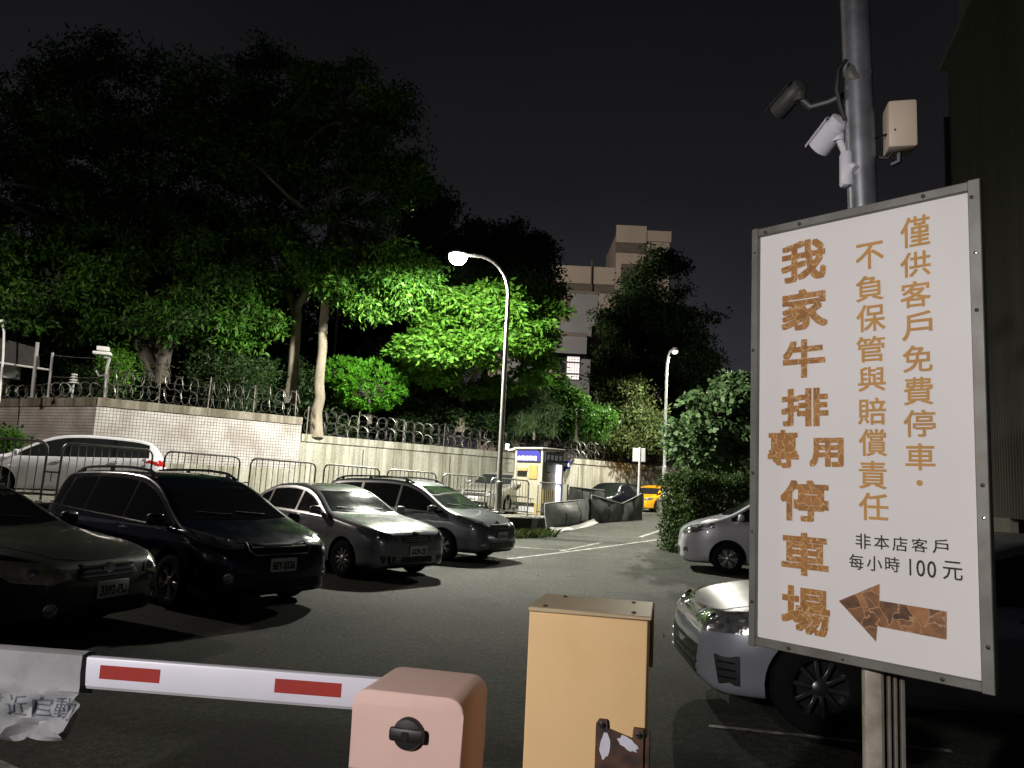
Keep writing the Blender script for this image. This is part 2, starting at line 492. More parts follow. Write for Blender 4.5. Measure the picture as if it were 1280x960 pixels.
        while x0 < max(xs_):
            y0 = min(ys_) + step * .6
            while y0 < max(ys_):
                if inside(x0, y0): pts.append(Vector((x0, y0)))
                y0 += step
            x0 += step
        vs, es, fs, *_ = delaunay_2d_cdt(pts, [(i, (i + 1) % ne) for i in range(ne)], [list(range(ne))], 1, 1e-5)
        top = []; bot = []
        for v in vs:
            q, nn = hit(mode, v.x, v.y)
            top.append(q + nn * off); bot.append(q - nn * thick)
        cnt = {}
        for f in fs:
            for i in range(len(f)):
                e_ = (f[i], f[(i + 1) % len(f)])
                cnt[tuple(sorted(e_))] = cnt.get(tuple(sorted(e_)), []) + [e_]
        nv = len(vs); F2 = [tuple(f) for f in fs]
        for kk, l in cnt.items():
            if len(l) == 1: F2.append((l[0][1], l[0][0], l[0][0] + nv, l[0][1] + nv))
        q = MB(); q.add(top + bot, F2, True)
        return q.obj(pname, m_, parent)
    def mirror(poly): return [(-a, b) for a, b in poly][::-1]
    yS = lambda x, z: .945 * float(wid(np.array(x))) - tum * (z - float(min(belt(x), ztop(x) - .05)))

    # windscreen and rear window
    zc = float(ztop(st['cowl'] * h)) + .015; zw = float(ztop(st['wtop'] * h)) - .015
    def wpoly(za, zb_, x0, x1):
        pl = []; pr = []
        for t in np.linspace(0, 1, 6):
            z = za + (zb_ - za) * t; x = x0 + (x1 - x0) * t
            y = yS(x, z) - .085
            pl.append((-y, z)); pr.append((y, z))
        bow = [(yy, za - .022 * (1 - (yy / pr[0][0]) ** 2)) for yy in np.linspace(-pr[0][0], pr[0][0], 9)][1:-1]
        return pl[::-1] + bow + pr
    ws_o = panel('windshield', wpoly(zc + .02, zw, st['cowl'] * h, st['wtop'] * h), 'front', wind, step=.09)
    panel('rear_window', wpoly(st['rear_z'][0] * H + .03, st['rear_z'][1] * H, st['rbase'] * h, st['rtop'] * h), 'rear', glass, step=.1)
    # side glass
    for side, sg in (('left', 1), ('right', -1)):
        xa, xb = st['dlo'][0][0] * h + .05, st['dlo'][-1][1] * h - .05
        def win(x0, x1, lo=.03, hi=.105):
            q = np.linspace(x0, x1, 14)
            top_ = [(x, max(float(ztop(x)) - hi, float(belt(x)) + lo + .002)) for x in q]
            bot_ = [(x, float(belt(x)) + lo) for x in q]
            tt = [t for t, b in zip(top_, bot_) if t[1] - b[1] > .004]; bb = [b for t, b in zip(top_, bot_) if t[1] - b[1] > .004]
            return tt[::-1] + bb
        tr = panel('window_trim', win(xa + .02, xb, .012, .085), side, M_TRIM, off=.002, step=.1)
        for j, (a0, a1) in enumerate(st['dlo']):
            p_ = win(a0 * h, a1 * h)
            if len(p_) > 5: panel('side_window', p_, side, glass, off=.006, step=.1)
        # doors with handles
        if not simple:
            f0, f1 = ax[0] - r - .10, ax[1] + r + .12
            bpx = (st['dlo'][0][1] + st['dlo'][1][0]) / 2 * h
            def door(x0, x1):
                lo_ = zb + .13
                bt = lambda x: float(belt(x)) - .012
                xe = x1
                pts_ = [(x0, lo_), (x0, bt(x0) - .05), (x0 - .02, bt(x0)), (x1, bt(x1))]
                if x1 < ax[1] + .35:
                    aa = np.linspace(R(50), R(12), 6) if x1 < ax[1] + .1 else []
                    for t in aa: pts_.append((ax[1] + math.cos(t) * (r + .10), r + math.sin(t) * (r + .10)))
                    pts_.append((max(x1, ax[1] + r + .10), lo_))
                else: pts_.append((x1, lo_))
                return pts_
            d1 = panel('door', door(f0, bpx + .006), side, pm, off=.003, step=.11)
            d2 = panel('door', door(bpx - .006, ax[1] + .06), side, pm, off=.003, step=.11)
            for dd, hx_ in ((d1, bpx + .14), (d2, ax[1] + .20)):
                z = float(belt(hx_)) - .085
                q, nn = hit(side, hx_, z)
                k_ = MB(); k_.box(q + nn * .022, (.17, .022, .026), bevel=.009); k_.obj('door_handle', M_CHROME if chrome_line else pm, dd)
            if chrome_line:
                q = [(x, float(belt(x)) + .012) for x in np.linspace(xb, xa, 14)]
                t_ = MB(); t_.tube([hit(side, *p)[0] + hit(side, *p)[1] * .006 for p in q], .008, 5); t_.obj('chrome_strip', M_CHROME, root)
        # mirror
        mx_ = st['dlo'][0][0] * h - .10; z = float(belt(mx_)) + .10
        y = W / 2 + .085
        k_ = MB(); k_.box((mx_, sg * y, z), (.11, .20, .135), bevel=.045, seg=3); k_.box((mx_ + .01, sg * (W / 2 - .03), z - .06), (.06, .14, .035))
        mo = k_.obj('mirror', mirror_mat or pm, root)
        k_ = MB(); k_.box((mx_ - .052, sg * y, z), (.012, .15, .095), bevel=.005); k_.obj('mirror_glass', M_CHROME, mo)
        if rails:
            q = [(x, .60 * W / 2 + .02) for x in np.linspace(st['wtop'] * h - .12, st['rtop'] * h + .02, 12)]
            pp = []
            for i, (x, y_) in enumerate(q):
                p, nn = hit('top', x, sg * y_); pp.append(p + Vector((0, 0, .012 if i in (0, 11) else .05)))
            k_ = MB(); k_.tube(pp, .019, 7)
            for i in (1, 6, 10): k_.box(pp[i] - Vector((0, 0, .03)), (.07, .03, .05))
            k_.obj('roof_rail', rail_mat or M_CHROME, root)
    # front face
    W2 = W / 2
    hl = hl or [(.50, .44), (.56, .50), (.75, .535), (.93, .555), (.955, .50), (.90, .445), (.72, .425)]
    for sg in (1, -1):
        pl = [(a * W2 * sg, b * H) for a, b in hl]
        if sg < 0: pl = pl[::-1]
        ho = panel('headlight', pl, 'front', hlmat or M_LAMP_GLASS, off=.006, step=.05)
        if not simple:
            cy = sum(a for a, b in hl) / len(hl) * W2; cz = sum(b for a, b in hl) / len(hl) * H
            for dy, rr in ((-.09, .045), (.06, .05)):
                q, nn = hit('front', sg * (cy + dy), cz)
                k_ = MB(); Q = Vector((0, 0, 1)).rotation_difference(nn).to_matrix()
                k_.lathe([(rr, .002), (rr, .009), (rr * .8, .011), (rr * .75, .008), (rr * .4, .013), (.002, .015)], 'z', 18, q, Q)
                k_.obj('lamp_lens', M_CHROME if dy < 0 else M_LAMP_GLASS, ho)
    if grille:
        go = panel('grille', [(a * W2, b * H) for a, b in grille], 'front', grille_mat or M_BLACK, off=.005, step=.06)
        ys_ = [a for a, b in grille]; zs_ = [b for a, b in grille]
        for i in range(bars):
            z = min(zs_) + (max(zs_) - min(zs_)) * (i + .7) / (bars + .4)
            yy = max(ys_) * .88
            panel('grille_bar', [(-yy * W2, z * H - .006), (yy * W2, z * H - .006), (yy * W2, z * H + .008), (-yy * W2, z * H + .008)], 'front', M_CHROME if bars < 4 and not frame_grille else M_TRIM, go, off=.012, thick=.006, step=.09)
        if frame_grille:
            pts_ = []
            for i in range(len(grille)):
                a = grille[i]; b = grille[(i + 1) % len(grille)]
                for t in np.linspace(0, 1, 5)[:-1]:
                    q, nn = hit('front', (a[0] + (b[0] - a[0]) * t) * W2, (a[1] + (b[1] - a[1]) * t) * H); pts_.append(q + nn * .008)
            k_ = MB(); k_.tube(pts_, .010, 6, closed=True); k_.obj('grille_frame', M_CHROME, go)
    if intake:
        for poly in intake:
            io = panel('air_intake', [(a * W2, b * H) for a, b in poly], 'front', M_BLACK, off=.004, step=.07)
            ay = [a for a, b in poly]; az = [b for a, b in poly]
            if simple: continue
            for t_ in (.25, .5, .75):
                z = (min(az) + (max(az) - min(az)) * t_) * H; y0, y1 = (min(ay) + .02) * W2, (max(ay) - .02) * W2
                panel('intake_slat', [(y0, z - .006), (y1, z - .006), (y1, z + .006), (y0, z + .006)], 'front', M_TRIM, io, off=.012, thick=.004, step=.12)
    if fog:
        for sg in (1, -1):
            q, nn = hit('front', sg * fog[0] * W2, fog[1] * H)
            k_ = MB(); Q = Vector((0, 0, 1)).rotation_difference(nn).to_matrix()
            k_.lathe([(.062, -.02), (.062, .008), (.048, .012), (.042, .006), (.002, .010)], 'z', 16, q, Q); k_.obj('fog_light', M_LAMP_GLASS, root)
    if plate:
        q, nn = hit('front', 0, plate_z * H)
        k_ = MB(); k_.box((q.x + .018, 0, plate_z * H), (.016, .36, .155), bevel=.004); po = k_.obj('number_plate', M_PLATE, root)
        k_ = MB(); text_fit(k_, plate, (-.155, -.045, .155, .045), frame((q.x + .0275, 0, plate_z * H - .008), (0, 1, 0), (0, 0, 1)), .004)
        k_.obj('plate_lettering', M_INK, po, fix=False)
    if badge:
        q, nn = hit('front', 0, badge * H)
        k_ = MB(); k_.lathe([(.045, 0), (.05, .008), (.02, .012)], 'z', 18, q, Vector((0, 0, 1)).rotation_difference(nn).to_matrix() @ Matrix.Diagonal((1, 1.35, 1)).to_3x3()); k_.obj('badge', M_CHROME, root)
    # hood and wipers
    if not simple:
        x0, x1 = st['cowl'] * h + .05, h * .955
        hw0, hw1 = .80 * W2, .56 * W2
        arc = [(x1 - .10 * (abs(t) ** 2.2), t * hw1) for t in np.linspace(-1, 1, 9)]
        panel('hood', [(x0, hw0)] + [(x0 + (x1 - x0) * .5, hw0 * .985)] + arc[::-1] + [(x0 + (x1 - x0) * .5, -hw0 * .985), (x0, -hw0)], 'top', pm, off=.0035, thick=.012, step=.10)
        for y0, y1 in ((.42, .02), (-.08, -.52)):
            pp = [hit('front', y0 + (y1 - y0) * t, zc + .045 + .03 * t) for t in np.linspace(0, 1, 7)]
            k_ = MB(); k_.tube([q + nn * .016 for q, nn in pp], .007, 5); k_.obj('wiper', M_BLACK, root)
    for sg in (1, -1):
        tl = tail or [(.62, .52), (.66, .62), (.93, .64), (.96, .53)]
        pl = [(a * W2 * sg, b * H) for a, b in tl]
        panel('tail_light', pl if sg > 0 else pl[::-1], 'rear', M_RED_LAMP, off=.006, step=.06)
    # wheels
    ty = MB(); tw = tyre_w / 2
    ty.lathe([(r * .60, -tw), (r * .66, -tw - .006), (r * .90, -tw), (r * .975, -tw * .8), (r, -tw * .45), (r, tw * .45), (r * .975, tw * .8), (r * .90, tw), (r * .66, tw + .006), (r * .60, tw)], 'y', 32, caps=False)
    tme = ty.mesh('tyre', M_TYRE)
    rb = MB()
    rb.lathe([(r * .67, -.02), (r * .68, tw * .9), (r * .63, tw * 1.02), (r * .59, tw * .8), (r * .57, 0.0)], 'y', 32, caps=False)
    for k_ in range(spokes):
        a = 2 * math.pi * k_ / spokes
        rr_ = Matrix.Rotation(a, 3, 'Y')
        for da in ((-.14, .14) if spokes <= 6 else (0,)):
            r2 = Matrix.Rotation(a + da, 3, 'Y')
            rb.box(r2 @ Vector((r * .35, tw * .72, 0)), (r * .56, .028, r * (.075 if spokes <= 6 else .10)), r2, bevel=.006, seg=1)
    rb.lathe([(r * .17, tw * .4), (r * .17, tw * .86), (r * .10, tw * .98), (.004, tw)], 'y', 18)
    rme = rb.mesh('rim', rim)
    db = MB(); db.lathe([(r * .58, .0), (r * .58, .012), (.01, .014)], 'y', 24); dme = db.mesh('brake_disc', M_BLACK)
    for a in ax:
        for sg in (1, -1):
            wo_ = link('wheel', tme, root, (a, sg * (W2 - tw - .015), r), (0, random.random() * 3, 0) if sg > 0 else (0, random.random() * 3, math.pi))
            link('rim', rme, wo_); link('brake_disc', dme, wo_)
    return root

# ------------------------------------------------------------------ terrain
def smooth01(t): t = min(1, max(0, t)); return t * t * (3 - 2 * t)
def lot_z(y): return .40 * smooth01((y - 15) / 25)
LD = Vector((.694, .72, 0)); LN = Vector((-.72, .694, 0))     # along the barricades, and across towards the wall
P0 = Vector((-8.25, 14, 0))
def lane_z(x, y):
    t = x * .694 + y * .72
    n_ = (Vector((x, y, 0)) - P0).dot(LN)
    return float(np.interp(t, [-6, 4.35, 18.95, 32, 40], [1.02, .86, .57, .37, .40])) - .012 * max(0, min(n_, 9)) * float(np.interp(t, [19, 32], [1, 0]))
EDGE = [(-24, -2.5), (-15.9, 6), (-8.25, 14), (.70, 23.27), (1.12, 24.3), (1.5, 25.1), (1.9, 26.0), (3.15, 29.4), (6.75, 37.0), (9.6, 43.2), (14, 50)]
WALL = [(-26.0, 30.3), (-12.75, 23.5), (-7.45, 27.4), (14.2, 52.4), (24, 62)]

def asphalt(name, base, var=.35, cracks=True):
    m = bpy.data.materials.new(name); m.use_nodes = True
    n = m.node_tree; b = n.nodes['Principled BSDF']
    tc_ = n.nodes.new('ShaderNodeTexCoord')
    def noise(sc, det=6, ro=.6):
        z = n.nodes.new('ShaderNodeTexNoise'); z.inputs['Scale'].default_value = sc; z.inputs['Detail'].default_value = det; z.inputs['Roughness'].default_value = ro
        n.links.new(tc_.outputs['Object'], z.inputs['Vector']); return z.outputs['Fac']
    def ramp(src, a, b_, ca, cb):
        r_ = n.nodes.new('ShaderNodeValToRGB'); r_.color_ramp.elements[0].position = a; r_.color_ramp.elements[1].position = b_
        r_.color_ramp.elements[0].color = (*ca, 1); r_.color_ramp.elements[1].color = (*cb, 1); n.links.new(src, r_.inputs[0]); return r_.outputs[0]
    def mul(a, b_, f=1.0):
        k = n.nodes.new('ShaderNodeMix'); k.data_type = 'RGBA'; k.blend_type = 'MULTIPLY'; k.inputs[0].default_value = f
        n.links.new(a, k.inputs[6]); n.links.new(b_, k.inputs[7]); return k.outputs[2]
    c = ramp(noise(.55, 9, .68), .3, .7, [v * (1 - var) for v in base], [v * (1 + var) for v in base])
    c = mul(c, ramp(noise(15, 4, .75), .38, .62, (.4, .4, .4), (1.6, 1.6, 1.55)))
    c = mul(c, ramp(noise(55, 4, .75), .40, .60, (.22, .22, .22), (1.9, 1.9, 1.85)))
    c = mul(c, ramp(noise(170, 2, .5), .38, .66, (.35, .35, .35), (2.0, 2.0, 1.9)))
    if cracks:
        v = n.nodes.new('ShaderNodeTexVoronoi'); v.feature = 'DISTANCE_TO_EDGE'; v.inputs['Scale'].default_value = .42
        wv = n.nodes.new('ShaderNodeVectorMath'); wv.operation = 'ADD'
        z = n.nodes.new('ShaderNodeTexNoise'); z.inputs['Scale'].default_value = 1.4; z.inputs['Detail'].default_value = 6
        n.links.new(tc_.outputs['Object'], z.inputs['Vector']); n.links.new(tc_.outputs['Object'], wv.inputs[0]); n.links.new(z.outputs['Color'], wv.inputs[1])
        n.links.new(wv.outputs[0], v.inputs['Vector'])
        c = mul(c, ramp(v.outputs['Distance'], .0, .012, (.35, .35, .35), (1, 1, 1)), .8)
        c = mul(c, ramp(noise(.8, 5, .55), .34, .42, (.5, .5, .48), (1, 1, 1)))
        c = mul(c, ramp(noise(.23, 4, .5), .42, .6, (.72, .74, .70), (1.12, 1.12, 1.12)))
    n.links.new(c, b.inputs['Base Color'])
    b.inputs['Roughness'].default_value = .78; b.inputs['Specular IOR Level'].default_value = .35
    bp = n.nodes.new('ShaderNodeBump'); bp.inputs['Strength'].default_value = 1.0; bp.inputs['Distance'].default_value = .05
    n.links.new(noise(38, 6, .8), bp.inputs['Height']); n.links.new(bp.outputs[0], b.inputs['Normal'])
    return m
M_ASPH = asphalt('worn_asphalt', (.037, .040, .033), .5)
M_LANE = asphalt('lane_concrete', (.15, .148, .138), .22)
M_SOIL = mat('soil', (.03, .028, .02), .95, var=.4, bump=.6, bscale=14)
M_PAINTLINE = mat('worn_road_paint', (.44, .43, .40), .75, var=.2, vscale=9, dirt=(.06, .06, .055), dscale=7, dlo=.36, dhi=.60)
M_CONC = None

def concrete(name, base, streak=True):
    m = bpy.data.materials.new(name); m.use_nodes = True
    n = m.node_tree; b = n.nodes['Principled BSDF']
    tc_ = n.nodes.new('ShaderNodeTexCoord')
    def noise(sc, scale, det=7, ro=.6):
        mp = n.nodes.new('ShaderNodeMapping'); mp.inputs['Scale'].default_value = scale
        z = n.nodes.new('ShaderNodeTexNoise'); z.inputs['Scale'].default_value = sc; z.inputs['Detail'].default_value = det; z.inputs['Roughness'].default_value = ro
        n.links.new(tc_.outputs['Object'], mp.inputs[0]); n.links.new(mp.outputs[0], z.inputs['Vector']); return z.outputs['Fac']
    def ramp(src, a, b_, ca, cb):
        r_ = n.nodes.new('ShaderNodeValToRGB'); r_.color_ramp.elements[0].position = a; r_.color_ramp.elements[1].position = b_
        r_.color_ramp.elements[0].color = (*ca, 1); r_.color_ramp.elements[1].color = (*cb, 1); n.links.new(src, r_.inputs[0]); return r_.outputs[0]
    def mul(a, b_, f=1.0):
        k = n.nodes.new('ShaderNodeMix'); k.data_type = 'RGBA'; k.blend_type = 'MULTIPLY'; k.inputs[0].default_value = f
        n.links.new(a, k.inputs[6]); n.links.new(b_, k.inputs[7]); return k.outputs[2]
    c = ramp(noise(.8, (1, 1, 1)), .3, .7, [v * .8 for v in base], [v * 1.12 for v in base])
    if streak:
        c = mul(c, ramp(noise(2.6, (1, 1, .05), 5), .40, .56, (.52, .50, .44), (1, 1, 1)), .9)
        c = mul(c, ramp(noise(9, (1, 1, .04), 4), .38, .55, (.72, .71, .66), (1, 1, 1)), .8)
    c = mul(c, ramp(noise(14, (1, 1, 1), 6, .7), .35, .6, (.78, .78, .76), (1.08, 1.08, 1.08)))
    n.links.new(c, b.inputs['Base Color']); b.inputs['Roughness'].default_value = .9; b.inputs['Specular IOR Level'].default_value = .25
    bp = n.nodes.new('ShaderNodeBump'); bp.inputs['Strength'].default_value = .5; bp.inputs['Distance'].default_value = .015
    n.links.new(noise(18, (1, 1, 1)), bp.inputs['Height']); n.links.new(bp.outputs[0], b.inputs['Normal'])
    return m
M_CONC = concrete('streaked_concrete', (.37, .365, .32))
M_COPE = concrete('coping_concrete', (.20, .18, .155), True)

def tiles(name):
    m = bpy.data.materials.new(name); m.use_nodes = True
    n = m.node_tree; b = n.nodes['Principled BSDF']
    uv = n.nodes.new('ShaderNodeUVMap')
    br = n.nodes.new('ShaderNodeTexBrick'); br.offset = 0.0; br.squash = 1.0
    br.inputs['Scale'].default_value = 1.0; br.inputs['Brick Width'].default_value = .098; br.inputs['Row Height'].default_value = .098
    br.inputs['Mortar Size'].default_value = .009; br.inputs['Mortar Smooth'].default_value = .2; br.inputs['Bias'].default_value = 0
    br.inputs['Color1'].default_value = (.43, .41, .405, 1); br.inputs['Color2'].default_value = (.36, .345, .34, 1); br.inputs['Mortar'].default_value = (.10, .095, .09, 1)
    n.links.new(uv.outputs[0], br.inputs['Vector'])
    z = n.nodes.new('ShaderNodeTexNoise'); z.inputs['Scale'].default_value = .9; z.inputs['Detail'].default_value = 6
    n.links.new(uv.outputs[0], z.inputs['Vector'])
    r_ = n.nodes.new('ShaderNodeValToRGB'); r_.color_ramp.elements[0].position = .38; r_.color_ramp.elements[1].position = .62
    r_.color_ramp.elements[0].color = (.70, .64, .60, 1); r_.color_ramp.elements[1].color = (1.05, 1.05, 1.05, 1)
    n.links.new(z.outputs['Fac'], r_.inputs[0])
    k = n.nodes.new('ShaderNodeMix'); k.data_type = 'RGBA'; k.blend_type = 'MULTIPLY'; k.inputs[0].default_value = 1
    n.links.new(br.outputs['Color'], k.inputs[6]); n.links.new(r_.outputs[0], k.inputs[7]); n.links.new(k.outputs[2], b.inputs['Base Color'])
    b.inputs['Roughness'].default_value = .45
    bp = n.nodes.new('ShaderNodeBump'); bp.inputs['Strength'].default_value = .5; bp.inputs['Distance'].default_value = .006; bp.invert = True
    n.links.new(br.outputs['Fac'], bp.inputs['Height']); n.links.new(bp.outputs[0], b.inputs['Normal'])
    return m
M_TILE = tiles('small_white_wall_tiles')

# the lot: one sheet to the horizon, gently rising
mb = MB(); ys = list(np.concatenate([np.linspace(-40, -4, 6), np.linspace(0, 60, 61), [70, 90, 130, 200, 400, 700]])); xs = [-700, -300, -100, -40, -20, -10, -5, 0, 5, 10, 20, 40, 100, 300, 700]
V = [(x, y, lot_z(y)) for y in ys for x in xs]; nx = len(xs)
mb.add(V, [(j * nx + i, j * nx + i + 1, (j + 1) * nx + i + 1, (j + 1) * nx + i) for j in range(len(ys) - 1) for i in range(nx - 1)], True)
tag(mb.obj('ground', M_ASPH), kind='structure')

# raised lane between barricades and wall, with its retaining face
def dense(pl, n_=8):
    out = []
    for a, b in zip(pl[:-1], pl[1:]):
        for k in range(n_): out.append((a[0] + (b[0] - a[0]) * k / n_, a[1] + (b[1] - a[1]) * k / n_))
    return out + [pl[-1]]
eA = dense(EDGE, 6)
def resample(pl, fr):
    pl = np.array(pl, float); c = np.concatenate([[0], np.cumsum(np.linalg.norm(np.diff(pl, axis=0), axis=1))]); fr = np.array(fr) * c[-1]
    return list(zip(np.interp(fr, c, pl[:, 0]).tolist(), np.interp(fr, c, pl[:, 1]).tolist()))
_e = np.array(eA); _c = np.concatenate([[0], np.cumsum(np.linalg.norm(np.diff(_e, axis=0), axis=1))]); _c /= _c[-1]
wA = resample([(-34, 14), (-26.0, 30.3), (-12.75, 23.5), (-7.45, 27.4), (3.4, 39.9), (14.2, 52.4), (19, 57.5), (24, 62)], _c)
mb = MB()
V = []
for (ex, ey), (wx, wy) in zip(eA, wA):
    for t in (0, .12, .35, .6, .85, 1):
        x, y = ex + (wx - ex) * t, ey + (wy - ey) * t
        V.append((x, y, lane_z(x, y) + .012))
mb.add(V, [(i * 6 + j, i * 6 + j + 1, (i + 1) * 6 + j + 1, (i + 1) * 6 + j) for i in range(len(eA) - 1) for j in range(5)], True)
tag(mb.obj('lane', M_LANE), kind='structure')
mb = MB(); V = []
for (ex, ey) in eA: V += [(ex, ey, -.3), (ex - LN.x * .12, ey - LN.y * .12, -.3), (ex - LN.x * .12, ey - LN.y * .12, lane_z(ex, ey) - .002), (ex, ey, lane_z(ex, ey) - .002)]
mb.add(V, [(i * 4 + j, i * 4 + (j + 1) % 4, (i + 1) * 4 + (j + 1) % 4, (i + 1) * 4 + j) for i in range(len(eA) - 1) for j in range(4)])
tag(mb.obj('retaining_kerb', mat('dark_kerb_concrete', (.07, .07, .065), .9, var=.3, bump=.4)), kind='structure')

# painted lines on the lot
def ground_strip(pts, w_, zf, name, m, h=.006):
    mb = MB(); V = []
    pts = [Vector((p[0], p[1], 0)) for p in pts]
    for i, p in enumerate(pts):
        a = pts[max(0, i - 1)]; b = pts[min(len(pts) - 1, i + 1)]
        t = (b - a).normalized(); nn = Vector((-t.y, t.x, 0)) * w_ / 2
        for q in (p - nn, p + nn): V.append((q.x, q.y, zf(q.x, q.y) + h))
    mb.add(V, [(i * 2, i * 2 + 1, i * 2 + 3, i * 2 + 2) for i in range(len(pts) - 1)])
    return mb.obj(name, m)
lz = lambda x, y: lot_z(y)
def seg(a, b, n_=14): return [(a[0] + (b[0] - a[0]) * k / n_, a[1] + (b[1] - a[1]) * k / n_) for k in range(n_ + 1)]
for a, b, w_ in (((-0.220, 16.260), (5.050, 24.361), .11), ((4.248, 24.373), (6.812, 30.767), .12), ((0.200, 19.521), (1.491, 19.329), .08), ((1.372, 19.044), (2.750, 21.986), .08),
                 ((1.513, 5.675), (3.066, 5.374), .06), ((-2.950, 4.536), (-2.248, 4.114), .08)):
    tag(ground_strip(seg(a, b), w_, lz, 'painted_line', M_PAINTLINE), kind='structure')
M_TAR = mat('tar_seam', (.012, .012, .012), .7, var=.3)
tag(ground_strip(seg((1.129, 24.287), (4.962, 21.952)), .10, lz, 'tar_seam', M_TAR), kind='structure')
tag(ground_strip(seg((5.664, 39.775), (12.242, 43.386)), 1.5, lz, 'pale_ground_strip', M_LANE, .005), kind='structure')  # pale strip laid across the lot at the lane end

# campus ground behind the wall
mb = MB()
V = [(-12.6, 23.9, 2.35), (-26, 30.7, 2.35), (-60, 60, 2.4), (-60, 120, 2.4), (60, 120, 2.4), (26, 63.5, 2.3), (14.0, 52.7, 2.25), (-7.6, 27.8, 2.3)]
mb.add(V, [tuple(range(8))])
tag(mb.obj('campus_ground', M_SOIL), kind='structure')

# ------------------------------------------------------------------ walls
def wall_run(name, label, a, b, z0f, za, zb, th, face, cope_h, cope_out, uvs=False, seams=0, m_cope=None, ledge=None):
    """a wall from a to b; outer face towards the lane; top za at a, zb at b"""
    a = Vector((*a, 0)); b = Vector((*b, 0)); L_ = (b - a).length; u = (b - a).normalized(); nrm = Vector((u.y, -u.x, 0))
    if nrm.y > 0: nrm = -nrm
    t = thing(name, label, 'wall', (a.x, a.y, 0))
    ns = max(2, int(L_ / .6))
    V = []; UV = []
    for i in range(ns + 1):
        s_ = L_ * i / ns; p = u * s_; z1 = za + (zb - za) * i / ns - cope_h
        V += [(p.x, p.y, z0f), (p.x, p.y, z1), (p.x - nrm.x * th, p.y - nrm.y * th, z1), (p.x - nrm.x * th, p.y - nrm.y * th, z0f)]
        UV += [(s_, z0f), (s_, z1), (s_, z1 + th), (s_, z1 + th + 3)]
    mb = MB(); mb.add(V, [(i * 4 + j, i * 4 + (j + 1), (i + 1) * 4 + (j + 1), (i + 1) * 4 + j) for i in range(ns) for j in range(3)] + [(0, 1, 2, 3), (ns * 4, ns * 4 + 1, ns * 4 + 2, ns * 4 + 3)])
    me = mb.mesh('wall_face', face)
    if uvs:
        l = me.uv_layers.new(name='UVMap')
        for lp in me.loops: l.data[lp.index].uv = UV[lp.vertex_index]
    link('wall_face', me, t)
    nc = max(1, int(L_ / 2.6))
    for k in range(nc):
        s0, s1 = L_ * k / nc + .006, L_ * (k + 1) / nc - .006
        z0_, z1_ = za + (zb - za) * s0 / L_, za + (zb - za) * s1 / L_
        q = []
        for s_, zz in ((s0, z0_), (s1, z1_)):
            o_ = u * s_
            q += [o_ + nrm * cope_out + Vector((0, 0, zz - cope_h + .003)), o_ + nrm * cope_out + Vector((0, 0, zz)), o_ - nrm * (th + cope_out) + Vector((0, 0, zz)), o_ - nrm * (th + cope_out) + Vector((0, 0, zz - cope_h + .003))]
        mb = MB(); mb.add(q, [(0, 1, 2, 3), (4, 5, 6, 7), (0, 1, 5, 4), (1, 2, 6, 5), (2, 3, 7, 6), (3, 0, 4, 7)])
        mb.obj('coping_stone', m_cope or M_COPE, t)
    if ledge:
        mb = MB(); mb.box(u * (L_ / 2) + nrm * (ledge[1] / 2) + Vector((0, 0, ledge[0] - .5)), (L_, ledge[1], 1.0 + .0), math.atan2(u.y, u.x)); mb.obj('plinth', M_CONC, t)
    for k in range(seams):
        s_ = L_ * (k + .6) / seams
        mb = MB(); mb.box(u * s_ + nrm * .004 + Vector((0, 0, 1.4)), (.035, .008, 2.4), math.atan2(u.y, u.x)); mb.obj('expansion_joint', M_TAR, t)
    return t, u, nrm, L_
wall_run('tiled_wall', 'pinkish tiled wall returning to the left behind the white car', (-12.75, 23.5), (-26, 30.3), -.2, 3.62, 3.55, .28, M_TILE, .27, .04, True)
wall_run('tiled_wall', 'white tiled boundary wall with brown coping ending at the lower concrete wall', (-12.75, 23.5), (-7.45, 27.4), -.2, 3.62, 3.58, .28, M_TILE, .27, .04, True, ledge=(1.72, .05))
wall_run('concrete_wall', 'long streaked concrete wall along the lane below the trees', (-7.45, 27.4), (14.2, 52.4), -.2, 3.0, 3.05, .3, M_CONC, .27, .05, seams=7, m_cope=M_CONC)
wall_run('concrete_wall', 'short pale end of concrete wall behind the hedge', (14.25, 52.45), (24, 55), -.2, 2.9, 2.9, .3, M_CONC, .25, .05)

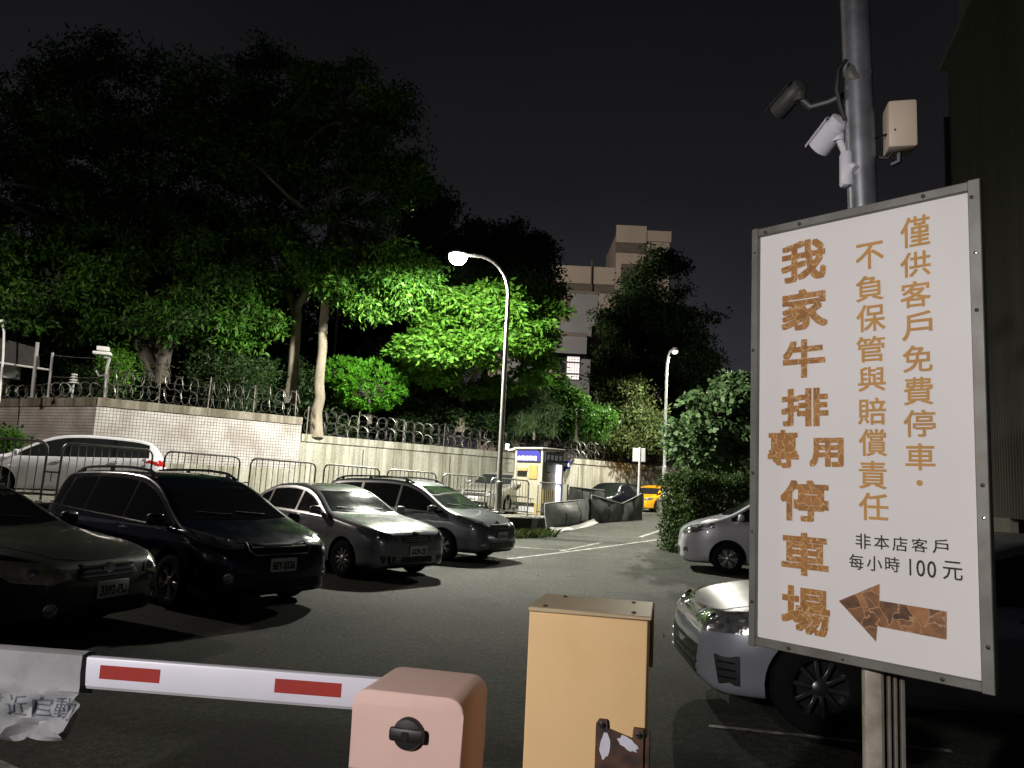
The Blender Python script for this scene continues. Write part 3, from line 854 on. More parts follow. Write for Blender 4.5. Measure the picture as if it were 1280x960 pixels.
# ------------------------------------------------------------------ razor wire on the walls
M_WIRE = mat('galvanised_razor_wire', (.22, .22, .20), .45, metal=.8, var=.25)
M_POST = mat('rusty_fence_post', (.14, .12, .10), .7, metal=.3, var=.35, vscale=9)
def razor(label, a, b, za, zb, tiers=2, posts=2.2, rad=.235, hpost=1.02, first=0, seed=1):
    r_ = random.Random(seed)
    a = Vector((*a, 0)); b = Vector((*b, 0)); u = (b - a).normalized(); L_ = (b - a).length; nrm = Vector((-u.y, u.x, 0))
    t = thing('razor_wire_fence', label, 'fence', (a.x, a.y, za))
    zf = lambda s_: (zb - za) * s_ / L_
    k = max(1, round(L_ / posts))
    for i in range(first, k + 1):
        s_ = L_ * i / k; p = u * min(s_, L_ - .02)
        hh = hpost * r_.uniform(.92, 1.05)
        mb = MB(); mb.tube([p + Vector((0, 0, zf(s_) - .02)), p + Vector((r_.uniform(-.03, .03), r_.uniform(-.02, .02), zf(s_) + hh))], .022, 6); mb.obj('fence_post', M_POST, t)
    for j in range(tiers):
        pts = []; ph = r_.random() * 6; nt_ = int(L_ / .24)
        for i in range(nt_ * 14):
            f = i / (nt_ * 14); s_ = L_ * f
            wob = .03 * math.sin(s_ * 1.7 + ph) + .02 * math.sin(s_ * 5.1 + j)
            rr = rad * (1 + .10 * math.sin(i * .37 + ph) + .05 * math.sin(s_ * 3))
            an = 2 * math.pi * (i + 3.5) / 14          # loops lean alternately forward and back, clipped to one another
            pts.append(u * (s_ + .16 * math.cos(an) * (1 if (i // 14) % 2 else -1) * (.8 + .2 * math.sin(s_ * 1.3))) + nrm * (rr * math.cos(an) + wob) + Vector((0, 0, zf(s_) + .26 + j * .44 + wob + rr * math.sin(an))))
        mb = MB(); mb.tube(pts, .0095, 3, caps=False); mb.obj('razor_coil', M_WIRE, t, fix=False)
    for h_ in ([.30, .70] if tiers > 1 else [.3]):
        mb = MB(); mb.tube([u * s_ + Vector((0, 0, zf(s_) + h_ + .02 * math.sin(s_ * 2))) for s_ in np.linspace(0, L_, int(L_ * 2) + 2)], .006, 3); mb.obj('strand', M_WIRE, t, fix=False)
razor('single coil of razor wire on the tiled wall by the guard booth', (-12.9, 23.75), (-22, 28.5), 3.62, 3.58, 1, 2.4, first=1, seed=3)
razor('razor wire coils on the tiled wall beneath the leaning trunks', (-12.6, 23.72), (-7.7, 27.4), 3.62, 3.58, 2, 1.75, seed=4)
razor('long double coil of razor wire on the concrete wall', (-7.35, 27.7), (13.8, 52.2), 3.0, 3.05, 2, 2.3, seed=5)

# ------------------------------------------------------------------ guard booth, camera post, lantern, posts left
M_ROOFDK = mat('dark_awning', (.035, .037, .038), .6, var=.2, bump=.2)
M_WHITEP = mat('white_enamel', (.72, .72, .73), .4, var=.06)
M_GREYP = mat('grey_enamel', (.32, .32, .33), .5, var=.1)
t = thing('guard_booth', 'dark awning over a pale box at the left edge of the picture', 'booth', (-18.325, 26.000, 4.353))
b0 = Vector((-18.325, 26.000, 4.353))
mb = MB(); mb.add([Vector(p) - b0 for p in [(-18.651, 25.000, 5.942), (-15.694, 25.000, 5.253), (-15.560, 25.000, 4.618), (-18.511, 25.000, 4.953), (-20.919, 28.000, 6.668), (-17.666, 28.000, 5.922), (-17.524, 28.000, 5.268), (-20.783, 28.000, 5.707)]], [(0, 1, 2, 3), (4, 5, 6, 7), (0, 1, 5, 4), (1, 2, 6, 5), (2, 3, 7, 6), (3, 0, 4, 7)]); mb.obj('awning', M_ROOFDK, t)
mb = MB(); mb.tube([Vector((-18.462, 24.950, 4.866)) - b0, Vector((-15.260, 24.950, 4.572)) - b0], .035, 6); mb.obj('awning_edge', M_WHITEP, t)
mb = MB(); mb.box(Vector((-17.450, 26.200, 4.620)) - b0, (.75, .5, .55), R(15), bevel=.02); mb.obj('air_conditioner', M_WHITEP, t)
mb = MB(); mb.box(Vector((-19.691, 26.800, 4.112)) - b0, (3.0, 1.6, 2.2), R(15)); mb.obj('booth_wall', M_GREYP, t)
def pole_light(label, base, top, lampw, cat, m):
    pass
t = thing('wall_lamp', 'slim white lamp post rising at the very left beside the awning', 'lamp', (-16.279, 24.300, 3.960))
b0 = Vector((-16.279, 24.300, 3.960))
mb = MB(); mb.tube([(0, 0, -.6), Vector((-16.348, 24.300, 4.864)) - b0, Vector((-16.426, 24.300, 5.644)) - b0, Vector((-16.512, 24.300, 5.902)) - b0], .035, 8); mb.obj('pole', M_WHITEP, t)
mb = MB(); mb.box(Vector((-16.574, 24.300, 5.978)) - b0, (.28, .22, .12), bevel=.04); mb.obj('lamp_head', M_WHITEP, t)
for nm, lb, a, b, rr in (('steel_post', 'thicker grey steel post on the tiled wall, beside the dark awning', (-15.257, 24.300, 3.573), (-15.306, 24.300, 5.359), .055), ('steel_post', 'thinner pale steel post on the tiled wall holding the wire strands', (-14.689, 24.200, 3.590), (-14.717, 24.200, 5.032), .042)):
    a = Vector(a); b = Vector(b); mb = MB(); mb.tube([(0, 0, 0), b - a], rr, 8); mb.box((0, 0, .01), (.18, .18, .02)); o = mb.obj(nm, M_GREYP, None, a); tag(o, lb, 'post', 'posts on the tiled wall')
for up_, a, b in ((1, (-14.707, 24.200, 4.954), (-13.164, 24.100, 4.911)), (0, (-14.621, 24.200, 4.261), (-13.092, 24.100, 4.297))):
    a = Vector(a); b = Vector(b); mb = MB(); mb.tube([a * 0, (b - a) * .5 + Vector((0, 0, -.02)), b - a], .010, 5)
    tag(mb.obj('wire_strand', M_WIRE, None, a), 'upper thin wire strand between post and wall camera' if up_ else 'lower thin wire strand between post and wall camera', 'wire')
b0 = Vector((-12.788, 24.000, 3.662))
t = thing('security_camera', 'white security camera housing on a bent post above the wall corner', 'camera', b0)
mb = MB(); mb.tube([(0, 0, 0), Vector((-12.827, 24.000, 4.654)) - b0, Vector((-12.781, 24.000, 4.913)) - b0, Vector((-12.936, 24.000, 4.931)) - b0], .05, 8); mb.obj('post', M_GREYP, t)
mb = MB(); mb.box(Vector((-13.026, 24.000, 5.056)) - b0, (.52, .36, .10), R(20), bevel=.03); mb.obj('cover', M_WHITEP, t)
mb = MB(); mb.box(Vector((-13.019, 24.000, 5.211)) - b0, (.36, .22, .14), R(20), bevel=.03); mb.obj('housing', M_WHITEP, t)
mb = MB(); mb.tube([Vector((-13.165, 24.000, 4.510)) - b0, Vector((-13.044, 24.000, 4.337)) - b0, Vector((-12.870, 24.000, 4.371)) - b0, Vector((-12.777, 24.000, 4.657)) - b0], .03, 6); mb.obj('cable', M_GREYP, t)
b0 = Vector((-14.397, 25.000, 4.169))
t = thing('lantern', 'small white louvred lantern behind the razor wire', 'lantern', b0)
mb = MB()
for k in range(4): mb.lathe([(.06, -.02), (.155 - .02 * k, 0), (.155 - .02 * k, .025), (.06, .05)], 'z', 14, (0, 0, .09 * k))
mb.obj('louvre', M_WHITEP, t)
mb = MB(); mb.tube([(0, 0, -.6), (0, 0, .3)], .035, 8); mb.obj('stem', M_GREYP, t)
# pipes down the tiled wall
for a, b, lb in (((-13.400, 23.900, 3.545), (-13.270, 23.900, 2.049), 'thin drain pipe on the tiled wall, left of a pair'), ((-13.117, 23.750, 3.543), (-12.990, 23.750, 2.056), 'thin drain pipe on the tiled wall, right of a pair')):
    a = Vector(a); b = Vector(b); mb = MB(); mb.tube([(0, .2, .05), (0, 0, .06), (0, 0, 0), b - a], .03, 7)
    tag(mb.obj('drain_pipe', mat('weathered_pipe', (.22, .2, .19), .6, var=.2), None, a), lb, 'pipe', 'drain pipes on the wall corner')

# ------------------------------------------------------------------ building beyond the trees
M_BLD = mat('beige_render', (.36, .31, .27), .9, var=.12, vscale=.3, stretch=(1, 1, .3))
M_BLD2 = mat('grey_render', (.15, .155, .165), .9, var=.15, vscale=.4)
M_BAND = mat('dark_band', (.10, .085, .075), .8, var=.2)
M_WINDK = mat('dark_pane', (.02, .022, .025), .12, spec=.6)
M_LIT = mat('lit_pane', (.8, .78, .75), .5, emit=(1.0, .93, .92), estr=.95)
M_DIMLIT = mat('dim_curtain_pane', (.30, .24, .17), .6)
t = thing('apartment_building', 'beige flat-roofed building with stair tower behind the dark trees', 'building', (2, 72, 2.3))
def bx(name, x0, x1, z0, z1, y, dep, m, par=None):
    mb = MB(); mb.box(((x0 + x1) / 2 - 2, y - 72 + dep / 2, (z0 + z1) / 2 - 2.3), (x1 - x0, dep, z1 - z0)); return mb.obj(name, m, par or t)
bx('main_block', -3, 9.4, 2.3, 20.9, 72, 14, M_BLD)
bx('parapet', -3.2, 9.38, 20.9, 22.6, 71.6, .5, M_BLD)
bx('eave_band', -3.1, 9.38, 20.1, 20.89, 71.75, .24, M_BAND)
tw = bx('stair_tower', 9.4, 14.5, 2.3, 26.0, 71.2, 8, M_BLD)
bx('tower_parapet', 9.3, 12.2, 24.9, 26.6, 70.75, .44, M_BLD)
bx('tower_band', 9.32, 12.15, 24.0, 24.88, 70.95, .24, M_BAND)
bx('tower_return', 12.2, 14.6, 25.2, 26.25, 70.9, .28, M_BLD)
mb = MB(); mb.tube([(5.1, -.9, 14.0), (5.1, -.7, 20.8)], .07, 6); mb.obj('downpipe', M_BAND, t)
for i, x in enumerate((-1.4, .3, 2.9, 4.2)):
    wv = bx('window', x, x + 1.2, 17.0, 19.9, 71.9, .09, M_BAND)
    for k in range(2): bx('pane', x + .07 + k * .56, x + .57 + k * .56, 17.1, 19.8, 71.86, .035, M_DIMLIT if i > 1 else M_WINDK, None).parent = wv
for o in t.children:
    if o.name.startswith('window'):
        pass
wv = bx('window', 9.9, 11.5, 20.6, 22.9, 71.12, .07, M_BAND)
b2 = thing('annexe_building', 'dark grey lower annexe with one brightly lit window', 'building', (4, 62, 2.3))
def ax_(name, x0, x1, z0, z1, y, dep, m, par=None):
    mb = MB(); mb.box(((x0 + x1) / 2 - 4, y - 62 + dep / 2, (z0 + z1) / 2 - 2.3), (x1 - x0, dep, z1 - z0)); return mb.obj(name, m, par or b2)
ax_('main_block', -1, 6.35, 2.3, 15.0, 62, 8, M_BLD2)
ax_('roof_room', 4.6, 6.9, 15.0, 17.7, 63, 4, M_BLD2)
ax_('roof_cap', 4.5, 7.0, 17.7, 17.9, 62.9, 4.2, M_BAND)
ax_('side_wing', 6.4, 8.6, 2.3, 11.0, 63.0, 6, M_BLD2)
ax_('canopy', -1.1, 5.9, 13.6, 13.95, 61.1, .89, M_BAND)
ax_('balcony_front', -1.1, 5.9, 12.2, 13.59, 61.0, .22, M_BLD2)
for x0, x1, z0, z1, mm in ((4.42, 5.45, 10.2, 12.1, M_LIT), (3.3, 4.3, 10.2, 12.1, M_WINDK), (2.0, 3.2, 10.2, 12.1, M_DIMLIT), (4.4, 5.5, 7.0, 8.6, M_WINDK), (6.9, 8.0, 8.5, 10.4, M_WINDK)):
    wv = ax_('window', x0 - .06, x1 + .06, z0 - .06, z1 + .06, 61.95 if x0 < 6.4 else 62.95, .045, M_BAND)
    ax_('pane', x0, x1, z0, z1, 61.9 if x0 < 6.4 else 62.9, .045, mm).parent = wv
    if mm is M_LIT:
        k_ = MB()
        for q in np.linspace(x0, x1, 6): k_.box((q - 4, -.13, (z0 + z1) / 2 - 2.3), (.03, .03, z1 - z0))
        for q in np.linspace(z0, z1, 9): k_.box((.5 * (x0 + x1) - 4, -.13, q - 2.3), (x1 - x0, .03, .03))
        for q in (z0 + .45, z1 - .5): k_.box((.5 * (x0 + x1) - 4 - .6, -.16, q - 2.3), (x1 - x0 + 1.6, .05, .14))
        k_.obj('window_grille', M_BAND, wv)
mb = MB(); mb.lathe([(.01, 0), (.55, 0), (.58, .1), (.58, 1.4), (.5, 1.55), (.01, 1.6)], 'z', 18, (-.9, 1.6, 12.7)); mb.obj('water_tank', M_BLD2, b2)
mb = MB(); mb.tube([(-.3, 1.2, 12.7), (.5, .6, 15.2)], .09, 6); mb.obj('flue_pipe', M_BAND, b2)
t = thing('notice_box', 'small pale glowing notice box above the razor wire', 'sign', (5.871, 58.000, 7.767))
mb = MB(); mb.box((0, 0, 0), (.62, .12, .62)); f = mb.obj('case', M_BAND, t)
mb = MB(); mb.box((0, -.08, 0), (.48, .04, .48)); mb.obj('face', mat('pale_lit_face', (.5, .55, .6), .5, emit=(.75, .85, 1), estr=.42), t)
mb = MB(); mb.tube([(0, 0, -.3), (0, 0, -2.6)], .05, 6); mb.obj('post', M_BAND, t)

# dark corrugated building on the right
M_SHEET = mat('dark_green_sheet', (.085, .086, .070), .95, spec=.1, metal=0, var=.2, vscale=2, stretch=(1, 1, .1), dirt=(.06, .06, .05), dscale=1.2)
t = thing('corrugated_building', 'dark corrugated metal building rising at the right edge', 'building', (7.05, 12, 0))
u = Vector((-.30, -.954, 0)); nn = Vector((-.954, .30, 0))
def corr(name, s0, s1, z0, z1, off, pitch, m):
    mb = MB(); V = []; k = int((s1 - s0) / pitch)
    for i in range(k * 4 + 1):
        s_ = s0 + i * pitch / 4; o_ = off + (.012 if i % 4 in (1, 2) else 0)
        p = u * s_ + nn * o_; V += [(p.x, p.y, z0), (p.x, p.y, z1)]
    mb.add(V, [(i * 2, i * 2 + 1, i * 2 + 3, i * 2 + 2) for i in range(k * 4)]); return mb.obj(name, m, t)
corr('lower_sheet', 0, 4.6, 1.5, 8.95, 0, .11, M_SHEET)
corr('upper_sheet', .1, 4.6, 8.96, 14, -.16, .22, mat('olive_sheet', (.11, .11, .085), .7, var=.2))
mb = MB(); mb.box(u * 2.3 + nn * .03 + Vector((0, 0, 8.95)), (4.8, .16, .10), math.atan2(u.y, u.x)); mb.obj('gutter', M_BAND, t)
mb = MB(); mb.box(Vector((4.55, 1.02, 7)) , (6.2, 2.0, 14)); mb.obj('end_wall', M_SHEET, t)
for s_ in (.15, 2.3, 4.4):
    mb = MB(); mb.box(u * s_ - nn * .15 + Vector((0, 0, .75)), (.15, .15, 1.5)); mb.obj('column', M_BAND, t)
mb = MB(); mb.box(u * 2.2 - nn * 3.2 + Vector((0, 0, 2.0)), (4.6, .2, 4.0), math.atan2(u.y, u.x)); mb.obj('inner_wall', M_ROOFDK, t)
mb = MB(); mb.box(u * .012 + nn * .05 + Vector((0, 0, 4.0)), (.08, .08, 8.0), math.atan2(u.y, u.x)); mb.obj('corner_trim', M_SHEET, t)

# ------------------------------------------------------------------ crowd barricades along the lane edge
M_STEEL = mat('barricade_steel', (.30, .29, .27), .42, metal=.75, var=.25, vscale=8)
def barricade_meshes(L_=1.62, H_=1.10):
    fr = MB(); rc = .14; r_ = .021; pts = [(0, 0, .02), (0, 0, H_ - rc)]
    for k in range(1, 6): a = k / 5 * math.pi / 2; pts.append((rc - rc * math.cos(a), 0, H_ - rc + rc * math.sin(a)))
    for k in range(0, 6): a = k / 5 * math.pi / 2; pts.append((L_ - rc + rc * math.sin(a), 0, H_ - rc + rc * math.cos(a)))
    pts.append((L_, 0, .02)); fr.tube(pts, r_, 8)
    rail = MB(); rail.tube([(r_, 0, .17), (L_ - r_, 0, .17)], .016, 7)
    bar = MB(); bar.tube([(0, 0, .17), (0, 0, H_ - .01)], .0085, 6)
    foot = MB(); foot.tube([(0, -.26, .015), (0, -.20, .03), (0, .20, .03), (0, .26, .015)], .018, 7)
    hook = MB(); hook.tube([(0, 0, 0), (.28, 0, 0)], .016, 6); hook.tube([(.14, 0, 0), (.14, 0, -.17)], .010, 6)
    return [q.mesh(n_, M_STEEL) for q, n_ in ((fr, 'frame'), (rail, 'bottom_rail'), (bar, 'bar'), (foot, 'foot'), (hook, 'coupling'))]
BM_ = barricade_meshes()
PX_BAR = ['steel crowd barricade at the far left, in front of the white car hood', 'steel crowd barricade in front of the white car tail and rear windows', 'steel crowd barricade before the tiled wall, right of the white car',
          'steel crowd barricade where the tiled wall meets the concrete wall', 'steel crowd barricade behind the roof of the dark grey people carrier, left one', 'steel crowd barricade behind the hood of the dark grey people carrier', 'steel crowd barricade in front of the bronze-grey car',
          'steel crowd barricade directly in front of the kiosk keypad face', 'steel crowd barricade at the kiosk corner beside the hoarding']
pitch = 1.87
for i, lb in enumerate(PX_BAR):
    s_ = -1.72 + i * pitch
    p = P0 + LD * s_ + LN * .16
    rz = math.atan2(LD.y, LD.x) + random.uniform(-.02, .02)
    if i == 8: p = Vector((.98, 24.5, 0)); rz = math.atan2(1.45, .87)
    z = lane_z(p.x, p.y) + .012
    t = thing('crowd_barricade', lb, 'barricade', (p.x, p.y, z), rz, 'steel crowd barricades along the lane edge')
    t.rotation_euler = (0, math.atan(.020), rz)
    link('frame', BM_[0], t); link('bottom_rail', BM_[1], t)
    for k in range(1, 12): link('bar', BM_[2], t, (1.62 * k / 12, 0, 0))
    for x in (.0, 1.62): link('foot', BM_[3], t, (x, 0, 0))
    if i < 8: link('coupling', BM_[4], t, (1.60, 0, .56))

# ------------------------------------------------------------------ payment kiosk
M_CREAM = mat('kiosk_cream', (.27, .25, .19), .5, var=.08)
M_KYEL = mat('kiosk_yellow', (.28, .21, .07), .5, var=.1)
M_BLUE = mat('kiosk_blue', (.03, .03, .20), .4)
M_WHITE = mat('plain_white', (.75, .75, .75), .5)
M_DARKB = mat('dark_board', (.035, .033, .04), .5, var=.3)
M_KTRIM = mat('kiosk_trim', (.31, .29, .24), .5, var=.08)
M_TUBE = mat('white_tube_light', (.8, .8, .9), .4, emit=(.62, .66, 1.0), estr=TUBE_KIOSK)
kb = Vector((1.182, 26.600, 0.539)); kb.z = lane_z(kb.x, kb.y) + .012
ku = Vector((-.735, .678, 0)); kv = Vector((.678, .735, 0))      # ku: along the front face to the left, kv: along the right side, going back
KH = 2.32; KW = 1.28; KD = 1.18
t = thing('payment_kiosk', 'cream and yellow payment kiosk with blue lettered header', 'kiosk', kb, math.atan2(-ku.y, -ku.x))
# local axes: x = towards front right corner, y = depth
def kbx(name, x0, x1, y0, y1, z0, z1, m, bev=0): mb = MB(); mb.box(((x0 + x1) / 2, (y0 + y1) / 2, (z0 + z1) / 2), (x1 - x0, y1 - y0, z1 - z0), bevel=bev); return mb.obj(name, m, t)
kbx('cabinet', -KW + .03, -.03, .05, KD - .05, .42, 2.05, M_CREAM)
for x in (-KW, -.07):
    for y in (0, KD - .07): kbx('corner_post', x, x + .07, y, y + .07, .0, KH - .04, M_KTRIM, .01)
kbx('roof', -KW - .06, .05, -.06, KD + .05, KH - .04, KH + .03, M_KTRIM, .02)
hd = MB(); hd.prism([(-KW + .09, 1.86), (-.09, 1.86), (-.09, 2.02), (-.13, 2.15), (-.22, 2.24), (-KW + .09, 2.26)], .05, Matrix.Translation((0, .045, 0)) @ Matrix.Rotation(R(90), 4, 'X')); ho = hd.obj('header_panel', M_BLUE, t)
q = MB()
for i, ch in enumerate('自動繳費機'): text_fit(q, ch, (-KW + .13 + i * .185, 1.89, -KW + .285 + i * .185, 2.05), frame((0, -.008, 0), (1, 0, 0), (0, 0, 1)), .004)
q.obj('header_lettering', M_WHITE, ho, fix=False)
sb = kbx('side_board', .02, .05, .10, KD - .10, 1.84, 2.20, M_DARKB)
q = MB()
for i, ch in enumerate('停車繳費'): text_fit(q, ch, (.16 + i * .23, 1.92, .33 + i * .23, 2.11), frame((.053, 0, 0), (0, 1, 0), (0, 0, 1)), .004)
q.obj('side_lettering', mat('pale_print', (.35, .34, .38), .6), sb, fix=False)
kbx('yellow_panel', -.62, -.24, .025, .05, 1.25, 1.72, M_KYEL)
kbx('cream_panel', -KW + .10, -.66, .02, .05, .62, 1.30, M_CREAM)
kbx('screen', -KW + .12, -.72, .015, .05, 1.34, 1.50, M_TRIM)
kbx('coin_slot', -KW + .12, -.70, .012, .05, 1.52, 1.60, M_KYEL)
kbx('base_band', -.30, -.02, .012, KD - .08, .02, .42, M_KYEL)
kbx('base_shelf', -KW + .09, -.31, .12, KD - .1, .02, .06, M_KTRIM)
kbx('vent_box', -KW + .13, -.36, .15, .6, .08, .36, M_GREYP)
kbx('side_lower', .0, .02, .08, KD - .34, .42, .9, M_KYEL)
kbx('light_tube', .02, .055, KD - .44, KD - .16, .35, 1.78, M_TUBE, .01)
kbx('side_handle', .02, .05, .25, .40, 1.48, 1.52, M_BLACK)
mb = MB(); mb.tube([(-KW - .45, .1, KH - .08), (-KW, .1, KH - .02)], .03, 6); mb.box((-KW - .5, .1, KH + .05), (.12, .12, .22), bevel=.02); mb.obj('camera_arm', M_WHITEP, t)
# blue arrow sign beside it
o_ = (2.038, 27.600, 2.354)
t = thing('arrow_sign', 'small blue sign with white lettering hanging beside the kiosk', 'sign', o_, R(12))
mb = MB(); mb.box((0, 0, 0), (.42, .04, .30), bevel=.008); mb.prism([(-.07, -.15), (.07, -.15), (0, -.27)], .04, Matrix.Translation((0, .02, 0)) @ Matrix.Rotation(R(90), 4, 'X')); f = mb.obj('panel', M_BLUE, t)
q = MB()
for i, ch in enumerate('繳費處'): text_fit(q, ch, (-.17 + i * .115, -.06, -.065 + i * .115, .07), frame((0, -.024, 0), (1, 0, 0), (0, 0, 1)), .004)
q.obj('sign_lettering', M_WHITE, f, fix=False)
mb = MB(); mb.tube([(-.4, .1, .0), (-.18, .03, 0)], .015, 6); mb.obj('bracket', M_GREYP, t)

# ------------------------------------------------------------------ hoarding panels along the merge
M_HOARD = mat('dusty_green_sheet', (.33, .36, .34), .6, metal=.2, var=.25, vscale=2.5, dirt=(.16, .165, .15), dscale=1.4)
M_HOARD2 = mat('pale_grey_sheet', (.44, .47, .46), .6, metal=.2, var=.2, vscale=2.5, dirt=(.09, .09, .085), dscale=1.4)
def hoard(label, a, b, za0, za1, zb0, zb1, m, lean=0.0, ribs=2, bulge=.05, posts=True):
    a = Vector((*a, 0)); b = Vector((*b, 0)); u = (b - a); L_ = u.length; u.normalize(); n_ = Vector((u.y, -u.x, 0))
    t = thing('hoarding_panel', label, 'hoarding', (a.x, a.y, za0), 0, 'hoarding panels along the lane')
    V = []; nu, nv = 12, 6
    for i in range(nu + 1):
        f = i / nu
        for j in range(nv + 1):
            g_ = j / nv; z0 = za0 + (zb0 - za0) * f; z1 = za1 + (zb1 - za1) * f
            z = z0 + (z1 - z0) * g_
            p = u * (L_ * f) - n_ * (lean * g_) + n_ * bulge * math.sin(f * math.pi) * math.sin(g_ * math.pi) + n_ * .015 * math.sin(f * 9 + g_ * 7)
            V.append((p.x, p.y, z - za0))
    n2 = len(V); th = n_ * -.02
    V2 = [(p[0] + th.x, p[1] + th.y, p[2]) for p in V]
    F = [(i * (nv + 1) + j, i * (nv + 1) + j + 1, (i + 1) * (nv + 1) + j + 1, (i + 1) * (nv + 1) + j) for i in range(nu) for j in range(nv)]
    F2 = [tuple(q + n2 for q in f[::-1]) for f in F]
    ring = [i * (nv + 1) for i in range(nu + 1)] + [nu * (nv + 1) + j for j in range(1, nv + 1)] + [i * (nv + 1) + nv for i in range(nu - 1, -1, -1)] + [j for j in range(nv - 1, 0, -1)]
    F3 = [(ring[k], ring[(k + 1) % len(ring)], ring[(k + 1) % len(ring)] + n2, ring[k] + n2) for k in range(len(ring))]
    mb = MB(); mb.add(V + V2, F + F2 + F3, True); mb.obj('sheet', m, t)
    for k in range(1, ribs + 1):
        f = k / (ribs + 1); z0 = (zb0 - za0) * f; z1 = za1 - za0 + (zb1 - za1) * f
        mb = MB(); mb.tube([u * (L_ * f) + n_ * (.012 + bulge * .2) + Vector((0, 0, z0 + .02)), u * (L_ * f) + n_ * (.016 + bulge) - n_ * lean * .5 + Vector((0, 0, (z0 + z1) / 2)), u * (L_ * f) + n_ * .014 - n_ * lean + Vector((0, 0, z1 - .02))], .012, 5); mb.obj('joint_strip', M_BLACK, t)
    mb = MB(); mb.tube([u * .0 - n_ * lean + Vector((0, 0, za1 - za0 + .012)), u * L_ - n_ * lean + Vector((0, 0, zb1 - za0 + .012))], .02, 6); mb.obj('top_rail', M_GREYP, t)
    if posts:
        for s_, z0, z1 in ((0, 0, za1 - za0), (L_, zb0 - za0, zb1 - za0)):
            mb = MB(); mb.tube([u * s_ - n_ * .05 + Vector((0, 0, z0 - .05)), u * s_ - n_ * (.05 + lean) + Vector((0, 0, z1 + .08))], .035, 6); mb.obj('post', M_BLACK, t)
    return t
hoard('bulging grey-green hoarding sheet nearest the kiosk, its foot curling out', (1.30, 24.15), (3.22, 29.2), .11, 1.02, .22, 1.14, M_HOARD, .10, 2, .16, False)
hoard('upright hoarding panel standing behind the bulging sheet', (2.2, 27.3), (4.0, 31.6), .55, 1.58, .5, 1.48, M_HOARD2, 0, 2, .02)
hoard('pale sagging hoarding sheet in the middle of the run', (3.26, 29.3), (4.729, 31.308), .20, 1.30, .28, .98, M_HOARD2, .05, 1, .06)
hoard('slanted hoarding sheet with white patches near the lamp pole', (4.729, 31.308), (5.765, 32.610), .28, .98, .34, 1.42, M_HOARD, .05, 1, .05)
a_, b_ = (1.36, 24.0), (3.30, 29.1)
mb = MB(); V = []
for k in range(13):
    f = k / 12; x, y = a_[0] + (b_[0] - a_[0]) * f, a_[1] + (b_[1] - a_[1]) * f; z = lot_z(y)
    V += [(x + .02, y, z + .20 - .10 * math.sin(f * 3.1)), (x + .10, y - .05, z + .09), (x + .19, y - .09, z + .02 + .03 * math.sin(f * 8)), (x + .20, y - .10, z + .008), (x + .0, y + .02, z + .10)]
mb.add(V, [(i * 5 + j, i * 5 + j + 1, (i + 1) * 5 + j + 1, (i + 1) * 5 + j) for i in range(12) for j in range(4)], True)
tag(mb.obj('base_flashing', mat('dirty_white_strip', (.36, .36, .34), .7, var=.25, vscale=3, dirt=(.14, .14, .13), dscale=4)), 'curled white strip at the foot of the bulging hoarding sheet', 'strip')
# white notice on a post, bollard, concrete plinth
b0 = Vector((5.791, 34.000, 0.610))
t = thing('notice_board', 'blank white square notice on a white post behind the hoarding', 'sign', (b0.x, b0.y, .4))
mb = MB(); mb.tube([(0, 0, 0), (.02, 0, 3.05)], .045, 8); mb.obj('post', M_WHITEP, t)
mb = MB(); mb.box((-.0, .05, 2.72), (.56, .03, .60), bevel=.006); mb.obj('panel', M_WHITEP, t)
mb = MB(); mb.box((.03, .01, 2.78), (.06, .03, .46)); mb.obj('back_rib', M_GREYP, t)
b0 = Vector((7.632, 37.300, 0.342))
mb = MB(); mb.box((0, 0, .42), (.62, .62, .84), bevel=.03); tag(mb.obj('concrete_plinth', M_CONC, None, (b0.x, b0.y, lot_z(b0.y))), 'pale concrete plinth round the base of the far lamp', 'plinth')
for px, lb in (((8.528, 39.686), 'yellow and white bollard right of the far lamp plinth'),):
    t = thing('bollard', lb, 'bollard', (px[0], px[1], .4))
    mb = MB(); mb.lathe([(.11, 0), (.11, 1.0), (.09, 1.08), (.03, 1.12)], 'z', 14); mb.obj('tube', M_KYEL, t)
    mb = MB(); mb.lathe([(.115, .55), (.115, .75)], 'z', 14, caps=False); mb.obj('reflective_band', M_WHITE, t)

